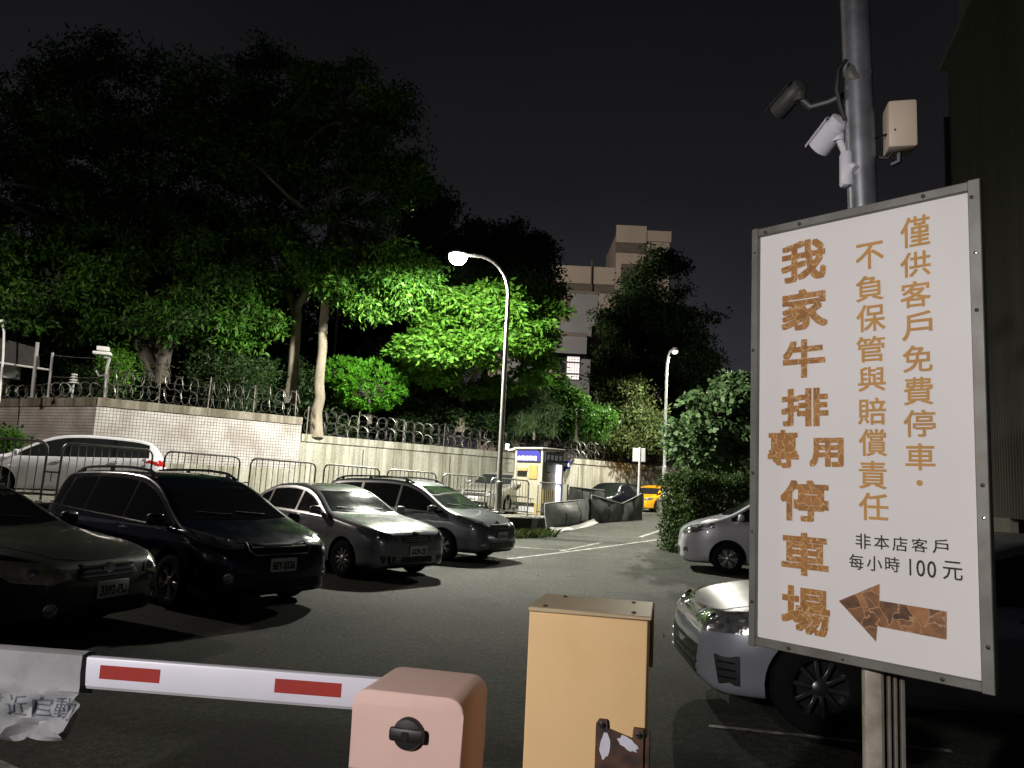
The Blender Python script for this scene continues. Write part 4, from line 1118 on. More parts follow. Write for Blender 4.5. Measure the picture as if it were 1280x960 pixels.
# ------------------------------------------------------------------ the big sign on its pole
M_GALV = mat('galvanised_pole', (.27, .29, .32), .38, metal=.65, var=.28, vscale=10, dirt=(.20, .13, .09), dscale=3.5, dlo=.52, dhi=.75)
M_FRAME = mat('dull_aluminium', (.19, .19, .175), .5, metal=.45, var=.16, vscale=7, dirt=(.14, .13, .11), dscale=5)
M_SIGNW = mat('white_vinyl', (.73, .71, .705), .55, var=.03, vscale=2)
M_SCREW = mat('black_screw', (.012, .012, .012), .5)
def mosaic(name, c0, c1, line, scale):
    m = bpy.data.materials.new(name); m.use_nodes = True; n = m.node_tree; b = n.nodes['Principled BSDF']
    tc_ = n.nodes.new('ShaderNodeTexCoord')
    v = n.nodes.new('ShaderNodeTexVoronoi'); v.inputs['Scale'].default_value = scale; v2 = n.nodes.new('ShaderNodeTexVoronoi'); v2.feature = 'DISTANCE_TO_EDGE'; v2.inputs['Scale'].default_value = scale
    zz = n.nodes.new('ShaderNodeTexNoise'); zz.inputs['Scale'].default_value = scale * .8; zz.inputs['Detail'].default_value = 3; n.links.new(tc_.outputs['Object'], zz.inputs['Vector'])
    va = n.nodes.new('ShaderNodeVectorMath'); va.operation = 'MULTIPLY_ADD'; va.inputs[1].default_value = (1.6 / scale,) * 3; n.links.new(zz.outputs['Color'], va.inputs[0]); n.links.new(tc_.outputs['Object'], va.inputs[2])
    n.links.new(va.outputs[0], v.inputs['Vector']); n.links.new(va.outputs[0], v2.inputs['Vector'])
    z = n.nodes.new('ShaderNodeTexNoise'); z.inputs['Scale'].default_value = scale * 1.4; z.inputs['Detail'].default_value = 6; n.links.new(tc_.outputs['Object'], z.inputs['Vector'])
    k0 = n.nodes.new('ShaderNodeMix'); k0.data_type = 'FLOAT'; k0.inputs[0].default_value = .62
    sp = n.nodes.new('ShaderNodeSeparateColor'); n.links.new(v.outputs['Color'], sp.inputs[0]); n.links.new(sp.outputs[0], k0.inputs[2]); n.links.new(z.outputs['Fac'], k0.inputs[3])
    r_ = n.nodes.new('ShaderNodeValToRGB'); r_.color_ramp.elements[0].position = .25; r_.color_ramp.elements[1].position = .75; r_.color_ramp.elements[0].color = (*c0, 1); r_.color_ramp.elements[1].color = (*c1, 1); n.links.new(k0.outputs[0], r_.inputs[0])
    g_ = n.nodes.new('ShaderNodeMath'); g_.operation = 'LESS_THAN'; g_.inputs[1].default_value = .026; n.links.new(v2.outputs['Distance'], g_.inputs[0])
    k = n.nodes.new('ShaderNodeMix'); k.data_type = 'RGBA'; n.links.new(g_.outputs[0], k.inputs[0]); n.links.new(r_.outputs[0], k.inputs[6]); k.inputs[7].default_value = (*line, 1)
    n.links.new(k.outputs[2], b.inputs['Base Color']); b.inputs['Roughness'].default_value = .55
    return m
M_MOSAIC = mosaic('cracked_orange_print', (.29, .125, .030), (.43, .20, .050), (.60, .40, .20), 27)
M_ARROW = mosaic('cracked_brown_print', (.05, .025, .018), (.42, .19, .07), (.42, .24, .12), 15)
M_ORANGE = mat('orange_print', (.50, .26, .062), .55, var=.12, vscale=5)
SO = Vector((1.06, 3.34, 1.02)); SU = Vector((.6792, -.7340, 0)); SW, SH = .913, 1.81
t = thing('parking_sign', 'large white board with orange characters and a brown arrow', 'sign', SO, math.atan2(SU.y, SU.x))
# local: x along board, z up, -y faces the viewer
mb = MB(); mb.box((SW / 2, .012, SH / 2), (SW - .03, .014, SH - .03)); bo = mb.obj('board', M_SIGNW, t)
for nm, c, d in (('frame_bar', (SW / 2, .006, .0175), (SW, .038, .035)), ('frame_bar', (SW / 2, .006, SH - .018), (SW, .038, .036)), ('frame_bar', (.016, .004, SH / 2), (.032, .042, SH + .006)), ('frame_bar', (SW - .021, .004, SH / 2), (.042, .042, SH + .006))):
    mb = MB(); mb.box(c, d, bevel=.003, seg=1); mb.obj(nm, M_FRAME, t)
for x, z in ((.068, 1.785), (.225, 1.79), (.72, 1.79), (.885, 1.745), (.891, 1.322), (.013, 1.258), (.017, .719), (.893, .698), (.018, .178), (.181, .018), (.75, .018), (.895, .153)):
    mb = MB(); mb.lathe([(.0075, 0), (.007, .004), (.002, .006)], 'z', 10, (x, -.016, z), Matrix.Rotation(R(90), 3, 'X')); mb.obj('screw', M_SCREW, t)
for x, z in ((.891, 1.535), (.016, 1.70), (.893, .585), (.40, .016), (.016, .47)):
    mb = MB(); mb.lathe([(.006, 0), (.005, .003), (.001, .004)], 'z', 8, (x, -.016, z), Matrix.Rotation(R(90), 3, 'X')); mb.obj('rivet', M_CHROME, t)
FM = frame((0, .0035, 0), (1, 0, 0), (0, 0, 1))
BOLD = [('我', 0.132, 1.54, 0.332, 1.72), ('家', 0.133, 1.328, 0.338, 1.505), ('牛', 0.141, 1.123, 0.327, 1.287), ('排', 0.134, 0.918, 0.339, 1.079), ('專', 0.073, 0.744, 0.213, 0.905), ('用', 0.258, 0.751, 0.4, 0.87), ('停', 0.132, 0.527, 0.338, 0.696), ('車', 0.137, 0.31, 0.337, 0.482), ('場', 0.138, 0.081, 0.342, 0.266)]
THIN = [('僅', 0.628, 1.603, 0.735, 1.725), ('供', 0.626, 1.486, 0.735, 1.584), ('客', 0.624, 1.365, 0.733, 1.468), ('戶', 0.628, 1.237, 0.736, 1.348), ('免', 0.629, 1.115, 0.734, 1.218), ('費', 0.63, 0.99, 0.734, 1.096), ('停', 0.628, 0.87, 0.74, 0.972), ('車', 0.632, 0.746, 0.737, 0.846), ('不', 0.454, 1.545, 0.564, 1.654), ('負', 0.453, 1.414, 0.562, 1.519), ('保', 0.455, 1.29, 0.567, 1.4), ('管', 0.454, 1.168, 0.565, 1.271), ('與', 0.459, 1.051, 0.566, 1.149), ('賠', 0.458, 0.919, 0.565, 1.025), ('償', 0.46, 0.797, 0.566, 0.903), ('責', 0.459, 0.671, 0.564, 0.779), ('任', 0.458, 0.55, 0.569, 0.656)]
INK = [('非', 0.444, 0.44, 0.502, 0.498), ('本', 0.514, 0.444, 0.57, 0.498), ('店', 0.581, 0.444, 0.635, 0.497), ('客', 0.649, 0.448, 0.704, 0.497), ('戶', 0.72, 0.449, 0.773, 0.501), ('每', 0.419, 0.359, 0.474, 0.417), ('小', 0.486, 0.361, 0.543, 0.417), ('時', 0.554, 0.365, 0.606, 0.421), ('1', .640, .36, .6465, .42), ('0', .664, .36, .694, .42), ('0', .701, .36, .731, .42), ('元', 0.753, 0.361, 0.817, 0.426)]
def char_part(ch, bx_, m, off, name='character'):
    q = MB(); text_fit(q, ch, bx_, FM, off); q.v = [(v[0], v[1], v[2]) for v in q.v]
    return q.obj(name, m, bo, fix=False)
for it in BOLD: char_part(it[0], it[1:], M_MOSAIC, .0058)
for it in THIN: char_part(it[0], it[1:], M_ORANGE, .0014)
for it in INK: char_part(it[0], it[1:], M_INK, .0004)
q = MB(); q.lathe([(.011, 0), (.011, .001), (.001, .0012)], 'z', 16, (.681, .0035, .70), Matrix.Rotation(R(90), 3, 'X')); q.obj('character', M_ORANGE, bo)
q = MB(); q.prism([(0.377, 0.231), (0.533, 0.316), (0.531, 0.254), (0.763, 0.249), (0.76, 0.152), (0.523, 0.159), (0.517, 0.102)][::-1], .0012, frame((0, .0048, 0), (1, 0, 0), (0, 0, 1))); q.obj('arrow', M_ARROW, bo)

pb = Vector((1.572, 3.20, 0)); pt = Vector((1.445, 3.20, 4.6))
t = thing('sign_pole', 'tall galvanised steel pole carrying the board and cameras', 'pole', pb)
mb = MB(); mb.tube([(0, 0, 0), pt - pb], .0605, 24); mb.obj('tube', M_GALV, t)
dv = (pt - pb).normalized()
at_ = lambda z: pb + dv * (z / dv.z)
mb = MB(); c = at_(3.52) - pb; mb.lathe([(.052, -.04), (.056, -.01), (.047, .004), (.03, .008), (.004, .004)], 'z', 18, c + Vector((-.008, -.045, 0)), Matrix.Rotation(R(80), 3, 'X')); mb.obj('patch', M_FRAME, t)
mb = MB(); sc_ = Vector((1.451, 3.080, 0.807)) - pb; mb.box(Vector((sc_.x, sc_.y, .55)), (.062, .05, 1.1), R(-10), bevel=.006); mb.obj('strut', mat('cream_strut', (.40, .37, .30), .5, var=.2, vscale=5, dirt=(.16, .11, .07), dscale=4), t)
sc_ = Vector((1.525, 3.080, 0.811)) - pb
mb = MB()
for dx, wd in ((-.040, .014), (-.012, .012), (.012, .012), (.040, .016)): mb.box(Vector((sc_.x + dx, sc_.y, .55)), (wd, .05, 1.1), R(-10), bevel=.003, seg=1)
mb.box(Vector((sc_.x, sc_.y + .015, .55)), (.09, .012, 1.098), R(-10)); mb.obj('channel', mat('weathered_channel', (.20, .19, .165), .6, metal=.3, var=.25, vscale=6, dirt=(.12, .09, .06), dscale=4), t)
mb = MB(); mb.lathe([(.10, 0), (.11, .02), (.11, .05), (.075, .06)], 'z', 20); mb.obj('base_collar', M_GALV, t)
for z in (1.25, 2.55):
    c = at_(z) - pb
    mb = MB(); mb.lathe([(.064, -.02), (.066, -.02), (.066, .02), (.064, .02)], 'z', 20, c); mb.box(c + Vector((-.07, -.075, 0)), (.12, .05, .05), R(-47)); mb.obj('clamp', M_FRAME, t)
M_JUNC = mat('cream_plastic', (.60, .50, .40), .5, var=.04)
b0 = Vector((1.64, 3.16, 3.265))
t = thing('junction_box', 'cream plastic junction box strapped to the right of the pole', 'box', b0, R(-14))
mb = MB(); mb.box((0, 0, 0), (.118, .105, .215), bevel=.014); bx_ = mb.obj('casing', M_JUNC, t)
mb = MB(); mb.box((0, .055, 0), (.112, .02, .205), bevel=.006); mb.obj('back_plate', M_JUNC, t)
mb = MB(); mb.tube([(.0, .02, -.105), (.0, .03, -.14), (-.03, .04, -.15)], .014, 7); mb.tube([(-.03, .0, -.105), (-.05, .01, -.13), (-.09, .02, -.12)], .008, 6); mb.obj('cable_gland', M_BLACK, t)
mb = MB(); mb.tube([(-.10, .02, -.035), (-.05, -.03, -.035), (-.03, -.054, -.03)], .005, 5); mb.obj('strap', M_BLACK, t)
def bullet(label, a, b, rad, m, hood, bm_, mount, mm, vis):
    a = Vector(a); b = Vector(b); d = (b - a); L_ = d.length; d.normalize()
    t = thing('bullet_camera', label, 'camera', a)
    Q = Vector((1, 0, 0)).rotation_difference(-d).to_matrix()
    mb = MB(); mb.lathe([(rad * .80, .005), (rad, .0), (rad, -L_ * .75), (rad * .86, -L_ * .80), (rad * .86, -L_), (.004, -L_ - .01)], 'x', 22, (0, 0, 0), Q); mb.obj('casing', m, t)
    mb = MB(); mb.lathe([(rad * .78, .002), (rad * .74, .006), (rad * .3, .008), (.004, .014)], 'x', 20, (0, 0, 0), Q); mb.obj('lens', M_TRIM, t)
    up = Vector((0, 0, 1)); up = (up - d * up.dot(d)).normalized(); sd = d.cross(up)
    q = MB(); V = []
    for s_ in (-vis, L_ * .82):
        for k in range(11):
            an = R(-72 + 144 * k / 10); V.append(d * s_ + (up * math.cos(an) + sd * math.sin(an)) * (rad + .008))
    for s_ in (-vis, L_ * .82):
        for k in range(11):
            an = R(-72 + 144 * k / 10); V.append(d * s_ + (up * math.cos(an) + sd * math.sin(an)) * (rad + .004))
    q.add(V, [(k, k + 1, 12 + k, 11 + k) for k in range(10)] + [(22 + k, 33 + k, 34 + k, 23 + k) for k in range(10)] + [(0, 11, 33, 22), (10, 32, 43, 21)] + [(k, 22 + k, 23 + k, k + 1) for k in range(10)] + [(11 + k, 12 + k, 34 + k, 33 + k) for k in range(10)], True); q.obj('sun_shield', hood, t)
    mb = MB()
    pts = [Vector(p) - a for p in mount]; mb.tube(pts, [.016] * len(pts), 9); mb.lathe([(.028, -.02), (.028, .02)], 'z', 12, pts[0]); mb.obj('bracket', mm, t)
    return t
M_CAMW = mat('camera_white', (.66, .66, .72), .4, var=.04)
M_CAMD = mat('camera_dark_grey', (.04, .042, .04), .5, var=.15)
bullet('white bullet camera pointing down left, on the pole below the dark one', (1.367, 3.360, 3.246), (1.419, 3.240, 3.330), .055, M_CAMW, M_CAMW, None, [(1.417, 3.270, 3.261), (1.437, 3.250, 3.185), (1.453, 3.240, 3.125)], M_CAMW, .02)
bullet('dark bullet camera with sun shield reaching left on its arm', (1.208, 3.460, 3.469), (1.270, 3.320, 3.534), .045, M_CAMD, M_CAMD, None, [(1.262, 3.320, 3.471), (1.306, 3.300, 3.416), (1.370, 3.260, 3.422), (1.432, 3.220, 3.442)], M_CAMD, .03)
b0 = Vector((1.428, 3.200, 3.081))
t = thing('camera_mount', 'white oval mounting plate on the pole beneath the white camera', 'mount', b0)
mb = MB(); mb.box((-.01, .0, 0), (.045, .06, .165), bevel=.018); mb.obj('plate', M_CAMW, t)
mb = MB(); mb.tube([(0, -.03, .0), (.01, -.05, -.02)], .02, 8); mb.obj('cable_boss', M_CAMW, t)
mb = MB(); mb.tube([(1.398, 3.140, 3.558), (1.367, 3.150, 3.514), (1.364, 3.160, 3.429), (1.382, 3.170, 3.361), (1.402, 3.170, 3.295)], .009, 7)
tag(mb.obj('camera_cable', M_BLACK), 'black cable looping down the left side of the pole to the cameras', 'cable')

# ------------------------------------------------------------------ barrier gate, boom and ticket post
M_PEACH = mat('peach_powder_coat', (.66, .46, .41), .62, spec=.2, var=.04, vscale=3, dirt=(.56, .37, .32), dscale=2.5, dlo=.5, dhi=.85, bump=.04, bscale=120)
M_OCHRE = mat('ochre_powder_coat', (.66, .45, .225), .55, spec=.25, var=.05, vscale=3, dirt=(.54, .35, .15), dscale=3, dlo=.5, dhi=.85, bump=.03, bscale=140)
M_TOPSHADE = mat('buff_top_shade', (.42, .33, .20), .5, var=.1)  # dimmer, buff light on the box top is put into this colour
M_BOOM = mat('boom_white', (.66, .66, .76), .4, var=.03)
M_REDREF = mat('red_reflector', (.30, .022, .016), .45, var=.08, vscale=30)
u = Vector((.978, -.208, 0)); yaw = R(-12)
def rbox_profile(wd, ht, rr, n_=6):
    pts = [(-wd / 2, 0), (wd / 2, 0)]
    for k in range(n_ + 1): a = k / n_ * math.pi / 2; pts.append((wd / 2 - rr + rr * math.cos(a), ht - rr + rr * math.sin(a)))
    for k in range(n_ + 1): a = k / n_ * math.pi / 2 + math.pi / 2; pts.append((-wd / 2 + rr + rr * math.cos(a), ht - rr + rr * math.sin(a)))
    return pts
def extr(name, prof, y0, y1, m, par, bev=.008, shade=True):
    bm = bmesh.new(); f0 = [bm.verts.new((x, y0, z)) for x, z in prof]; f1 = [bm.verts.new((x, y1, z)) for x, z in prof]; n_ = len(prof)
    a = bm.faces.new(f0); b = bm.faces.new(f1[::-1])
    for i in range(n_): bm.faces.new((f0[(i + 1) % n_], f0[i], f1[i], f1[(i + 1) % n_]))
    ed = list(a.edges) + list(b.edges)
    if bev: bmesh.ops.bevel(bm, geom=ed, offset=bev, segments=3, affect='EDGES', profile=.5)
    bmesh.ops.recalc_face_normals(bm, faces=bm.faces[:])
    me = bpy.data.meshes.new(name); bm.to_mesh(me); bm.free()
    for p in me.polygons: p.use_smooth = True
    me.set_sharp_from_angle(angle=R(35)); me.materials.append(m); return link(name, me, par)
gb = Vector((-.262, 2.36, 0))
t = thing('barrier_gate', 'peach barrier housing with a black knob, holding the white boom', 'barrier', gb, yaw)
GW, GH = .345, 1.015
extr('upper_cover', [(x, z) for x, z in [(p[0], p[1]) for p in rbox_profile(GW, GH, .048)] if True][0:0] or [(-GW / 2, .785), (GW / 2, .785)] + rbox_profile(GW, GH, .048)[2:], 0, .30, M_PEACH, t, .006)
extr('lower_cabinet', [(-GW / 2 + .002, 0), (GW / 2 - .002, 0), (GW / 2 - .002, .7825), (-GW / 2 + .002, .7825)], .003, .298, M_PEACH, t, .004)
mb = MB(); mb.lathe([(.046, 0), (.046, .012), (.042, .020), (.02, .024), (.004, .024)], 'z', 26, (.01, -.001, .905), Matrix.Rotation(R(90), 3, 'X'))
mb.box((.01, -.02, .905), (.108, .022, .040), bevel=.010); kn = mb.obj('knob', M_BLACK, t)
mb = MB(); mb.box((.008, -.0325, .905), (.020, .004, .022)); mb.obj('key_slot', M_WELL, kn)
mb = MB(); mb.box((0, .15, .15), (GW + .03, .33, .02)); mb.box((0, .15, .012), (GW + .10, .42, .024)); mb.obj('base_plate', M_BLACK, t)
mb = MB(); mb.lathe([(.075, .30), (.075, .335), (.05, .345)], 'y', 22, (.05, .0, .80)); mb.obj('drive_hub', M_BLACK, t)
t = thing('boom_arm', 'white boom arm with two red reflective rectangles', 'boom', (-.20, 2.735, .905), R(-4.5))
BL_ = 4.6
mb = MB(); mb.box((-BL_ / 2, 0, 0), (BL_, .035, .102), bevel=.007); t.rotation_euler = (0, R(.35), R(-4.5)); bm_o = mb.obj('beam', M_BOOM, t)
mb = MB(); mb.box((-BL_ / 2, .0, -.0535), (BL_, .028, .006)); mb.obj('rubber_edge', M_GREYP, t)
for x0, x1, zc_ in ((-.57, -.335, .0), (-1.205, -.985, .0), (-1.9, -1.67, 0), (-2.6, -2.37, 0)):
    mb = MB(); mb.box(((x0 + x1) / 2, -.0185, zc_ + .004), (x1 - x0, .002, .046)); mb.obj('reflector', M_REDREF, t)
M_CLOTH = mat('grubby_white_sheet', (.27, .275, .29), .6, var=.1, vscale=4, dirt=(.17, .175, .185), dscale=5, bump=.25, bscale=12)
t = thing('wrapped_notice', 'crumpled white plastic notice wrapped round the boom', 'notice', (-.20, 2.735, .905), R(-4.5))
mb = MB(); V = []; nu = 44; xs_ = np.linspace(-2.05, -1.262, nu)
for i, x in enumerate(xs_):
    f = i / (nu - 1)
    low = -.262 - .035 * math.sin(f * 5.5) * f - .012 * math.sin(f * 21) + (.10 * max(0, f - .94) / .06 if f > .94 else 0)
    col_ = [(.045, -.09), (.040, .0), (.036, .058), (0.0, .066), (-.036, .058), (-.040, 0), (-.040, -.045), (-.046, -.062)]
    for j in range(1, 11):
        g_ = j / 10; z = -.062 + (low + .062) * g_
        y = -.046 - .018 * math.sin(f * 17 + g_ * 6) * g_ - .013 * math.sin(f * 41 - g_ * 9) * g_ + .02 * g_ - .012 * math.sin(g_ * 14 + f * 23) * (.3 + g_) * (1 if f > .6 else .5)
        col_.append((y, z))
    V += [(x + .014 * math.sin(i * .9 + j_) * (j_ / 18), y, z) for j_, (y, z) in enumerate(col_)]
m_ = 18
mb.add(V, [(i * m_ + j, i * m_ + j + 1, (i + 1) * m_ + j + 1, (i + 1) * m_ + j) for i in range(nu - 1) for j in range(m_ - 1)], True)
t.rotation_euler = (0, R(.35), R(-4.5))
sh = mb.obj('sheet', M_CLOTH, t)
M_FADE = mat('faded_blue_print', (.085, .10, .13), .7, var=.2, vscale=20)
sbv = BVHTree.FromPolygons([Vector(v) for v in mb.v], mb.f)
for ch, x in (('請', -1.70), ('靠', -1.605), ('近', -1.51), ('自', -1.42), ('動', -1.34)):
    vs, fs = text_geo(ch); lo = vs.min(0); hi = vs.max(0); q = MB(); out = []
    for p in vs:
        xx = x + (p[0] - lo[0]) / (hi[0] - lo[0]) * .068; zz = -.158 + (p[1] - lo[1]) / (hi[1] - lo[1]) * .072
        h_, nn_, _, _ = sbv.ray_cast(Vector((xx, -1, zz)), Vector((0, 1, 0)))
        out.append((xx, (h_.y if h_ else -.05) - .003, zz))
    q.add(out, fs); q.obj('faded_lettering', M_FADE, sh, fix=False)
tb = Vector((.252, 2.28, 0))
t = thing('ticket_post', 'tall ochre ticket post with a rusty corner bracket', 'post', tb, yaw)
TW, TH, TD = .345, 1.288, .285
extr('cabinet', [(-TW / 2, 0), (TW / 2, 0), (TW / 2, TH - .012), (-TW / 2, TH - .012)], 0, TD, M_OCHRE, t, .006)
mb = MB(); mb.box((.004, TD / 2 + .0, TH - .005), (TW + .012, TD + .014, .012), bevel=.003, seg=1); mb.obj('lid', M_TOPSHADE, t)
mb = MB(); mb.box((TW / 2 + .006, TD - .012, TH - .10), (.012, .03, .19), bevel=.002, seg=1); mb.obj('lid_flange', M_OCHRE, t)
for x, y in ((-.13, .03), (.13, .04), (.12, .24), (-.10, .25)):
    mb = MB(); mb.lathe([(.007, 0), (.006, .004), (.001, .005)], 'z', 8, (x, y, TH + .001)); mb.obj('lid_screw', M_SCREW, t)
def rusty(name):
    m = bpy.data.materials.new(name); m.use_nodes = True; n = m.node_tree; b = n.nodes['Principled BSDF']
    tc_ = n.nodes.new('ShaderNodeTexCoord'); z = n.nodes.new('ShaderNodeTexNoise'); z.inputs['Scale'].default_value = 12; z.inputs['Detail'].default_value = 7; n.links.new(tc_.outputs['Object'], z.inputs['Vector'])
    r_ = n.nodes.new('ShaderNodeValToRGB'); e_ = r_.color_ramp.elements; e_[0].position = .35; e_[0].color = (.008, .006, .006, 1); e_[1].position = .62; e_[1].color = (.10, .042, .022, 1)
    n.links.new(z.outputs['Fac'], r_.inputs[0]); n.links.new(r_.outputs[0], b.inputs['Base Color']); b.inputs['Roughness'].default_value = .7
    return m
M_RUST = rusty('rusty_dark_steel')
mb = MB(); mb.prism([(.035, .40), (.168, .40), (.168, .985), (.140, .985), (.137, .955), (.068, .975), (.066, .998), (.044, .998), (.035, .985)], .012, frame((0, -.0005, 0), (1, 0, 0), (0, 0, 1)))
mb.box((TW / 2 + .007, .035, .68), (.012, .09, .56), bevel=.002, seg=1)
br_ = mb.obj('rusty_bracket', M_RUST, t)
M_SCRAPE = mat('bare_scraped_patch', (.50, .50, .58), .5, var=.1, vscale=20)
def blob(cx, cz, a, b, rot, seed):
    r_ = random.Random(seed); pts = []
    for k in range(18):
        an = 2 * math.pi * k / 18; rr = 1 + r_.uniform(-.18, .18); x = a * rr * math.cos(an); z = b * rr * math.sin(an)
        pts.append((cx + x * math.cos(rot) - z * math.sin(rot), cz + x * math.sin(rot) + z * math.cos(rot)))
    return pts
for i, (cx, cz, a, b, ro) in enumerate(((.062, .93, .013, .036, -.1), (.125, .942, .030, .015, -.5), (.115, .842, .034, .012, .0), (.075, .80, .012, .02, .2))):
    mb = MB(); mb.prism(blob(cx, cz, a, b, ro, i), .002, frame((0, -.0125, 0), (1, 0, 0), (0, 0, 1))); mb.obj('scraped_patch', M_SCRAPE, br_)
for x, z in ((.052, .985), (.155, .968)):
    mb = MB(); mb.lathe([(.010, 0), (.009, .006), (.002, .008)], 'z', 10, (x, -.012, z), Matrix.Rotation(R(90), 3, 'X')); mb.obj('bolt', M_CHROME, br_)
mb = MB(); mb.box((0, TD / 2, .012), (TW + .08, TD + .08, .024)); mb.obj('base_plate', M_BLACK, t)

CARS = []
P_GREEN = paint('dark_green_paint', (0.006, 0.009, 0.0075), .1, .42, dust=(.009, .011, .009), coat=.5)
P_NAVY = paint('navy_paint', (0.003, 0.005, 0.030), .3, .20, coat=.6)
P_SILVER = paint('silver_paint', (0.26, 0.265, 0.28), .3, .23)
P_GREY = paint('grey_blue_paint', (0.085, 0.098, 0.115), .4, .34, dust=(.12, .13, .12))
P_WHITE = paint('white_paint', (0.56, 0.55, 0.60), 0, .35)
P_BRONZE = paint('bronze_grey_paint', (0.20, 0.19, 0.17), .35, .34)
P_BLACKBLUE = paint('black_blue_paint', (0.016, 0.020, 0.028), .5, .25)
P_YELLOW = paint('taxi_yellow_paint', (0.75, 0.34, 0.012), 0, .3)
P_SILVER2 = paint('silver_lilac_paint', (0.42, 0.42, 0.47), .25, .38)
P_SILVER3 = paint('pale_silver_paint', (0.25, 0.27, 0.31), .3, .34)

CARS.append(car('parked_car', 'dark green dusty sedan with yellowed headlights, nose nearest the boom', (-5.85, 8.1, 0), (.95, -.3), 4.5, 1.72, 1.42, SEDAN, P_GREEN,
    hl=[(.50, .425), (.53, .475), (.72, .52), (.93, .535), (.97, .47), (.92, .41), (.70, .395)], hlmat=M_LAMP_YELLOW,
    grille=[(-.40, .42), (-.36, .50), (.36, .50), (.40, .42), (.3, .40), (-.3, .40)], intake=[[(-.55, .19), (-.5, .27), (.5, .27), (.55, .19)]],
    fog=(.70, .24), plate='3392-PU', plate_z=.335, spokes=8, badge=.47))
CARS.append(car('parked_car', 'black-navy wagon with silver roof rails and chrome-rimmed grille', (-4.42, 10.6, 0), (.80, -.60), 4.55, 1.81, 1.56, MPV, P_NAVY, r=.325,
    hl=[(.50, .485), (.60, .53), (.80, .575), (.97, .62), (.99, .555), (.90, .50), (.70, .47)],
    grille=[(-.48, .47), (-.44, .51), (-.2, .49), (.2, .49), (.44, .51), (.48, .47), (.40, .43), (-.40, .43)], frame_grille=True, bars=4,
    intake=[[(-.62, .17), (-.58, .25), (.58, .25), (.62, .17)]], fog=(.74, .27), plate='BEY-5526', plate_z=.355, rails=True, chrome_line=True, spokes=5))
CARS.append(car('parked_car', 'silver saloon with hood and windscreen lit by the street lamp', (-3.04, 14.0, 0), (.76, -.65), 4.3, 1.70, 1.46, SEDAN, P_SILVER, r=.30, wind=M_GLASS_DUSTY,
    hl=[(.46, .43), (.50, .475), (.72, .53), (.93, .57), (.985, .54), (.93, .46), (.72, .415)],
    grille=[(-.36, .425), (-.38, .485), (.38, .485), (.36, .425), (.26, .41), (-.26, .41)], intake=[[(-.40, .20), (-.38, .265), (.38, .265), (.40, .20)], [(.52, .19), (.5, .27), (.80, .28), (.76, .20)], [(-.76, .20), (-.80, .28), (-.5, .27), (-.52, .19)]],
    plate='6239-ZE', plate_z=.325, spokes=10, badge=.50))
CARS.append(car('parked_car', 'dark grey people carrier with roof rails, beside the silver saloon', (-2.0, 17.15, 0), (.86, -.5), 4.5, 1.72, 1.60, MPV, P_GREY, r=.31, wind=M_GLASS_DUSTY,
    hl=[(.52, .43), (.58, .50), (.78, .555), (.95, .60), (.985, .55), (.92, .46), (.72, .415)],
    grille=[(-.42, .43), (-.44, .48), (.44, .48), (.42, .43), (.3, .41), (-.3, .41)], intake=[[(-.6, .18), (-.55, .26), (.55, .26), (.6, .18)]],
    fog=(.74, .24), plate='8163-QJ', plate_z=.335, rails=True, rail_mat=M_BLACK, spokes=6, badge=.50))
CARS.append(car('parked_car', 'white sport utility car parked along the tiled wall', (-11.3, 19.7, .70), (-.88, -.46), 4.68, 1.88, 1.62, HATCH, P_WHITE, r=.35, axles=(.58, -.57), spokes=5, chrome_line=False,
    tail=[(.60, .55), (.64, .64), (.96, .66), (1.0, .56)]))
CARS.append(car('parked_car', 'bronze-grey car facing out beside the payment kiosk', (-.25, 28.3, .52), (-.38, -.925), 4.6, 1.80, 1.50, SEDAN, P_BRONZE, r=.32,
    hl=[(.48, .46), (.52, .52), (.75, .545), (.95, .565), (.98, .51), (.9, .45), (.72, .435)],
    grille=[(-.44, .40), (-.44, .53), (.44, .53), (.44, .40)], bars=3, intake=[[(-.6, .17), (-.6, .28), (.6, .28), (.6, .17)]], plate='5830-E7', plate_z=.345, spokes=10))
CARS.append(car('parked_car', 'black-blue hatchback behind the hoarding panels', (4.9, 36.0, .36), (-.55, -.83), 4.2, 1.74, 1.50, HATCH, P_BLACKBLUE, r=.31, simple=True, spokes=8))
CARS.append(car('parked_car', 'bright yellow taxi hatchback at the end of the lane', (8.15, 42.6, .40), (-.62, -.78), 4.35, 1.80, 1.46, HATCH, P_YELLOW, r=.33, simple=True, spokes=5,
    grille=[(-.40, .41), (-.40, .44), (.40, .44), (.40, .41)], bars=1, intake=[[(-.60, .20), (-.50, .33), (.50, .33), (.60, .20)]], rim=M_RIM_DARK))
CARS.append(car('parked_car', 'silver people carrier parked in front of the clipped hedge', (6.05, 16.4, 0), (-.985, .17), 4.6, 1.75, 1.80, MPV, P_SILVER2, r=.32, spokes=6, tyre_w=.2,
    hl=[(.48, .45), (.56, .50), (.78, .535), (.96, .56), (.985, .51), (.92, .45), (.72, .42)], intake=[[(-.55, .19), (-.5, .27), (.5, .27), (.55, .19)]], fog=(.78, .25)))
CARS.append(car('parked_car', 'pale silver saloon partly behind the large white sign', (3.76, 6.34, 0), (-.995, .05), 4.5, 1.78, 1.43, SEDAN, P_SILVER3, r=.325, spokes=10, rim=M_RIM_DARK, axles=(.65, -.57),
    hl=[(.30, .475), (.34, .525), (.65, .535), (.98, .575), (.995, .53), (.96, .455), (.66, .44)],
    grille=[(-.30, .475), (-.30, .525), (.30, .525), (.30, .475)], bars=3, intake=[[(-.5, .18), (-.6, .36), (.6, .36), (.5, .18)], [(.80, .20), (.78, .34), (.90, .345), (.89, .20)], [(-.89, .20), (-.90, .345), (-.78, .34), (-.80, .20)]]))

